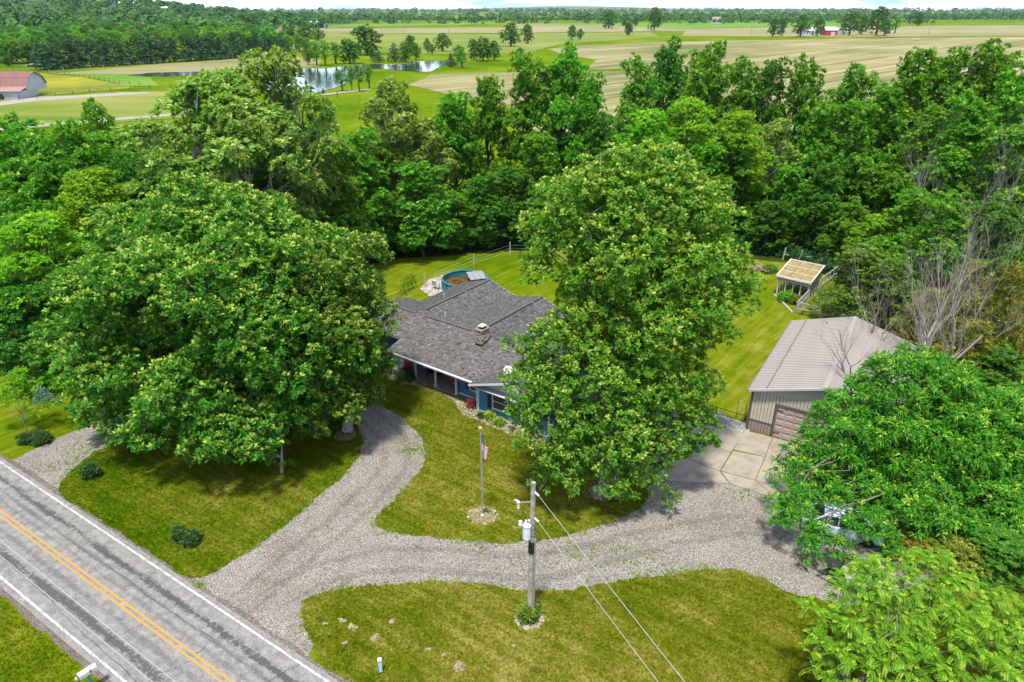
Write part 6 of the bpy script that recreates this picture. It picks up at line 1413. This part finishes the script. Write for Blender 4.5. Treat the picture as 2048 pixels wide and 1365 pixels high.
# the wood behind the pines, tree by tree
rows = [(-30, 100, 122, 128, 12), (0, 90, 108, 116, 12), (0, 230, 100, 108, 16), (60, 620, 92, 104, 34), (-20, 640, 82, 92, 38), (130, 520, 74, 82, 34), (-40, 180, 76, 92, 24), (-40, 140, 62, 74, 22), (120, 480, 68, 73, 24)]
row_names = ('broadleaf tree left of the pine row by the far left edge', 'broadleaf tree at the far left edge beyond the barn', 'broadleaf tree just behind the left half of the pine row', 'broadleaf tree in the strip right behind the pines', 'broadleaf tree in the middle of the wood beyond the pines', 'broadleaf tree in the hindmost strip of the wood beyond the pines', 'broadleaf tree at the far left, halfway up to the hill', 'broadleaf tree at the foot of the left hill', 'broadleaf tree along the far rim of the wood beyond the pines')
for (u0, u1, v0, v1, n), lab_ in zip(rows, row_names):
    for k in range(n):
        t = (k + r2.random()) / n; u = u0 + (u1 - u0) * t; v = r2.uniform(v0, v1)
        if v < 66 and u > 160: continue
        far_tree(u, v, r2.uniform(22, 36) * (.55 + (v - 40) / 130), r2.uniform(24, 38) * (.55 + (v - 40) / 130), lab_, 'FAR', 'trees of the wood beyond the pines', r2.choice([None, 'l_dark', 'l_dark', 'l_wood', 'l_wood', 'l_weed', 'l_locust']))
# woods along the horizon: far too many to count
def far_wood(name, specs, seed, cards=38):
    q = np.random.RandomState(seed)
    Vs, Fs, ts, o = [], [], [], 0
    for (x0, x1, y0, y1, n, h0, h1, rise) in specs:
        for _ in range(n):
            x, y = q.uniform(x0, x1), q.uniform(y0, y1); h_ = q.uniform(h0, h1); r = h_ * q.uniform(.36, .55); z = rise(x, y) if rise else 0
            # a crown of some dozens of leaf masses, each a tilted four-cornered scrap
            kq = cards; d = unit(q.normal(size=(kq, 3))); d[:, 2] = np.abs(d[:, 2]) * 1.2 - .35; kn = unit(q.normal(size=(5, 3))); bm_ = .78 + .3 * np.clip(((d @ kn.T).max(1) - .4) / .6, 0, 1)
            p = d * bm_[:, None] * [r, r, h_ * .5] + [x, y, z + h_ * .5]; u1 = unit(np.cross(d, q.normal(size=(kq, 3)))); u2 = unit(np.cross(d * .6 + [0, 0, .5], u1)); sz = r * q.uniform(.22, .42, kq)[:, None]
            Vs.append(np.stack([p - u1 * sz, p - u2 * sz * .8, p + u1 * sz, p + u2 * sz * .8], 1).reshape(-1, 3)); Fs.append(np.arange(kq * 4).reshape(-1, 4) + o); o += kq * 4; ts.append(np.clip(q.normal(.5, .2) + q.normal(0, .14, kq), 0, 1))
    return tag(link(name, np_mesh(name, np.concatenate(Vs), np.concatenate(Fs), M['l_farwood'], np.concatenate(ts))), kind='stuff')
hill = lambda x, y: 62 * math.exp(-(((x + 1150) / 430) ** 2 + ((y - 1650) / 600) ** 2))
far_wood('far_woods', [(-1700, -330, 820, 1950, 1900, 12, 21, hill), (-1100, -250, 780, 1150, 200, 10, 16, hill), (-700, 800, 1750, 1950, 520, 12, 20, None), (200, 2300, 1900, 2300, 800, 12, 22, None), (1150, 2300, 1450, 1700, 420, 12, 20, None), (-500, 520, 1450, 1560, 60, 8, 14, None), (300, 900, 1560, 1640, 50, 8, 14, None)], 3)
far_wood('distant_woods', [(-4000, 4200, 2600, 3400, 1400, 16, 26, None), (-7000, 7500, 4200, 6500, 1500, 26, 46, None)], 4, 20)
V, Fc = [], []
nx, ny = 60, 24
for j in range(ny + 1):
    for i in range(nx + 1):
        x = -2600 + 2300 * i / nx; y = 700 + 2200 * j / ny; V.append((x, y, hill(x, y) - 2.2))
for j in range(ny):
    for i in range(nx): a = j * (nx + 1) + i; Fc.append((a, a + 1, a + nx + 2, a + nx + 1))
tag(link('hill', np_mesh('hill', np.array(V), np.array(Fc), plain('wooded_hill_ground', (.035, .085, .022), .3, .02, .95, .05, obj=False), None, True)), kind='structure')
V, Fc = [], []
for j in range(9):
    for i in range(81):
        x = -12000 + 300 * i; y = 9000 + 900 * j; z = max(-4, (40 + 28 * math.sin(x / 1900 + 1) + 16 * math.sin(x / 640)) * math.sin(math.pi * j / 8) - 4); V.append((x, y, z))
for j in range(8):
    for i in range(80): a = j * 81 + i; Fc.append((a, a + 1, a + 82, a + 81))
tag(link('distant_hills', np_mesh('distant_hills', np.array(V), np.array(Fc), plain('hill_wood', (.045, .09, .03), .3, .002, .95, .05, obj=False), None, True)), kind='structure')

# farm buildings
def gabled(name, u, v, w_, d_, hw_, hr_, wall, roof, label, rz=0.0, cat='house', doors=(), wins=0):
    g = G(u, v); b = tag(empty(name, (g.x, g.y, 0), rz), label, cat)
    MB().box((0, 0, hw_ / 2), (w_, d_, hw_)).build('wall', M[wall], b)
    MB().add([(-w_ / 2, -d_ / 2, hw_), (-w_ / 2, d_ / 2, hw_), (-w_ / 2, 0, hr_), (w_ / 2, -d_ / 2, hw_), (w_ / 2, d_ / 2, hw_), (w_ / 2, 0, hr_)], [(0, 2, 1), (3, 4, 5)]).build('gable', M[wall], b)
    for s in (-1, 1): MB().slab([(-w_ / 2 - .4, s * (d_ / 2 + .4), hw_ - .15), (w_ / 2 + .4, s * (d_ / 2 + .4), hw_ - .15), (w_ / 2 + .4, 0, hr_ + .1), (-w_ / 2 - .4, 0, hr_ + .1)][::s * -1], .2).build('roof', M[roof], b)
    for x, ww, hh in doors: MB().box((x, -d_ / 2 - .03, hh / 2), (ww, .08, hh)).build('door', M['barn_white' if wall != 'barn_white' else 'dark'], b)
    for k in range(wins): MB().box((-w_ / 2 + (k + .5) * w_ / wins, -d_ / 2 - .03, hw_ * .55), (w_ / wins * .35, .08, hw_ * .35)).build('window', M['glass'], b)
    return b
gabled('red_barn', 1657, 71, 15, 12, 6, 9.5, 'red_paint', 'barn_white', 'red barn with white roof on the far farm', .1, 'barn', ((2, 5, 4),))
gabled('farmhouse', 1612, 71, 14, 9, 5.5, 9, 'barn_white', 'barn_white', 'white farmhouse behind the leaning tree on the far farm', .2, 'house', (), 4)
gabled('farm_shed', 1641, 70, 8, 8, 4, 6, 'barn_white', 'metal_roof', 'small white shed left of the red barn', 0, 'shed', ((0, 3, 2.8),))
for k, (u, lab) in enumerate(((1672, 'left white grain bin beside the red barn'), (1680, 'right white grain bin beside the red barn'))):
    g = G(u, 70); b = tag(empty('grain_bin', (g.x, g.y, 0)), lab, 'grain bin'); r = 3.6 if k == 0 else 4.2
    MB().lathe((0, 0, 0), [(r, 0), (r, 6.5)], 18).build('wall', M['barn_white'], b); MB().lathe((0, 0, 6.5), [(r + .15, 0), (.6, 2.2), (.6, 2.6)], 18).build('roof', M['steel'], b)
gabled('farmhouse', 623, 57, 22, 14, 6, 11, 'barn_white', 'steel', 'far white house with grey roof between the field trees', .15, 'house', (), 4)
gabled('farm_shed', 638, 58, 26, 14, 5, 8, 'barn_white', 'steel', 'far white shed right of the white house', 0, 'shed', ((-4, 5, 4),))
gabled('long_building', 568, 44, 66, 26, 7, 14, 'cream', 'barn_roof_pale', 'far long building with reddish roof before the left wood', 0, 'building', (), 6)
gabled('farmhouse', 64, 38, 40, 22, 9, 16, 'barn_white', 'barn_white', 'pale house among the trees on the left hill', .1, 'house', (), 4)
gabled('farm_shed', 158, 40, 60, 22, 7, 12, 'barn_white', 'steel', 'pale long shed at the foot of the left hill', .05, 'shed', ((-8, 8, 5),))
gabled('farmhouse', 1432, 48, 18, 12, 8, 14, 'barn_white', 'barn_roof_pale', 'tiny pale house in front of the right far wood', 0, 'house', (), 3)
for k, (u, v, hp, lab) in enumerate(((1355, 72, 20, 'thin far power pole left of the red barn farm'), (1502, 70, 16, 'thin far power pole near the two farm trees'), (1855, 76, 22, 'thin far power pole right of the red barn farm'), (725, 58, 9, 'thin far power pole in the field above the pond'), (806, 66, 14, 'second thin power pole in the field above the pond'), (897, 66, 13, 'third thin power pole in the field above the pond'), (7, 75, 18, 'pale pole by the trees at the far left edge'))):
    g = G(u, v); m = math.hypot(g.y, CAM_H) / F_PX; hgt = hp * m; pl = tag(empty('far_power_pole', (g.x, g.y, 0)), lab, 'utility pole')
    MB().tube([(0, 0, 0), (0, 0, hgt)], .18 + .0002 * g.y, 6).build('shaft', M['wood_pole'], pl); MB().bar((-1.2, 0, hgt * .93), (1.2, 0, hgt * .93), .22).build('cross_arm', M['wood_pole'], pl)
g = G(1231, 30); m = math.hypot(g.y, CAM_H) / F_PX; tw = tag(empty('radio_tower', (g.x, g.y, 0)), 'faint thin radio tower on the horizon', 'tower'); hgt = 23 * m
for k in range(3): MB().bar((3 * math.cos(k * 2.1), 3 * math.sin(k * 2.1), 0), (.8 * math.cos(k * 2.1), .8 * math.sin(k * 2.1), hgt), .9).build('leg', M['steel'], tw)
MB().box((0, 0, hgt * .8), (2.4, 2.4, 2)).build('platform', M['steel'], tw)

# ------------------------------------------------------------------ the air: far things fade to blue
HAZE = 2.6e-5
if HAZE:
    m = bpy.data.materials.new('haze_air'); m.use_nodes = True; t = m.node_tree; t.nodes.clear()
    v = N(t, 'ShaderNodeVolumePrincipled'); v.inputs['Color'].default_value = (.80, .90, 1, 1); v.inputs['Density'].default_value = HAZE; v.inputs['Anisotropy'].default_value = .1
    o_ = N(t, 'ShaderNodeOutputMaterial'); t.links.new(v.outputs[0], o_.inputs['Volume'])
    tag(MB().box((0, 12900, 55), (33000, 26600, 150)).build('haze', m), kind='stuff')
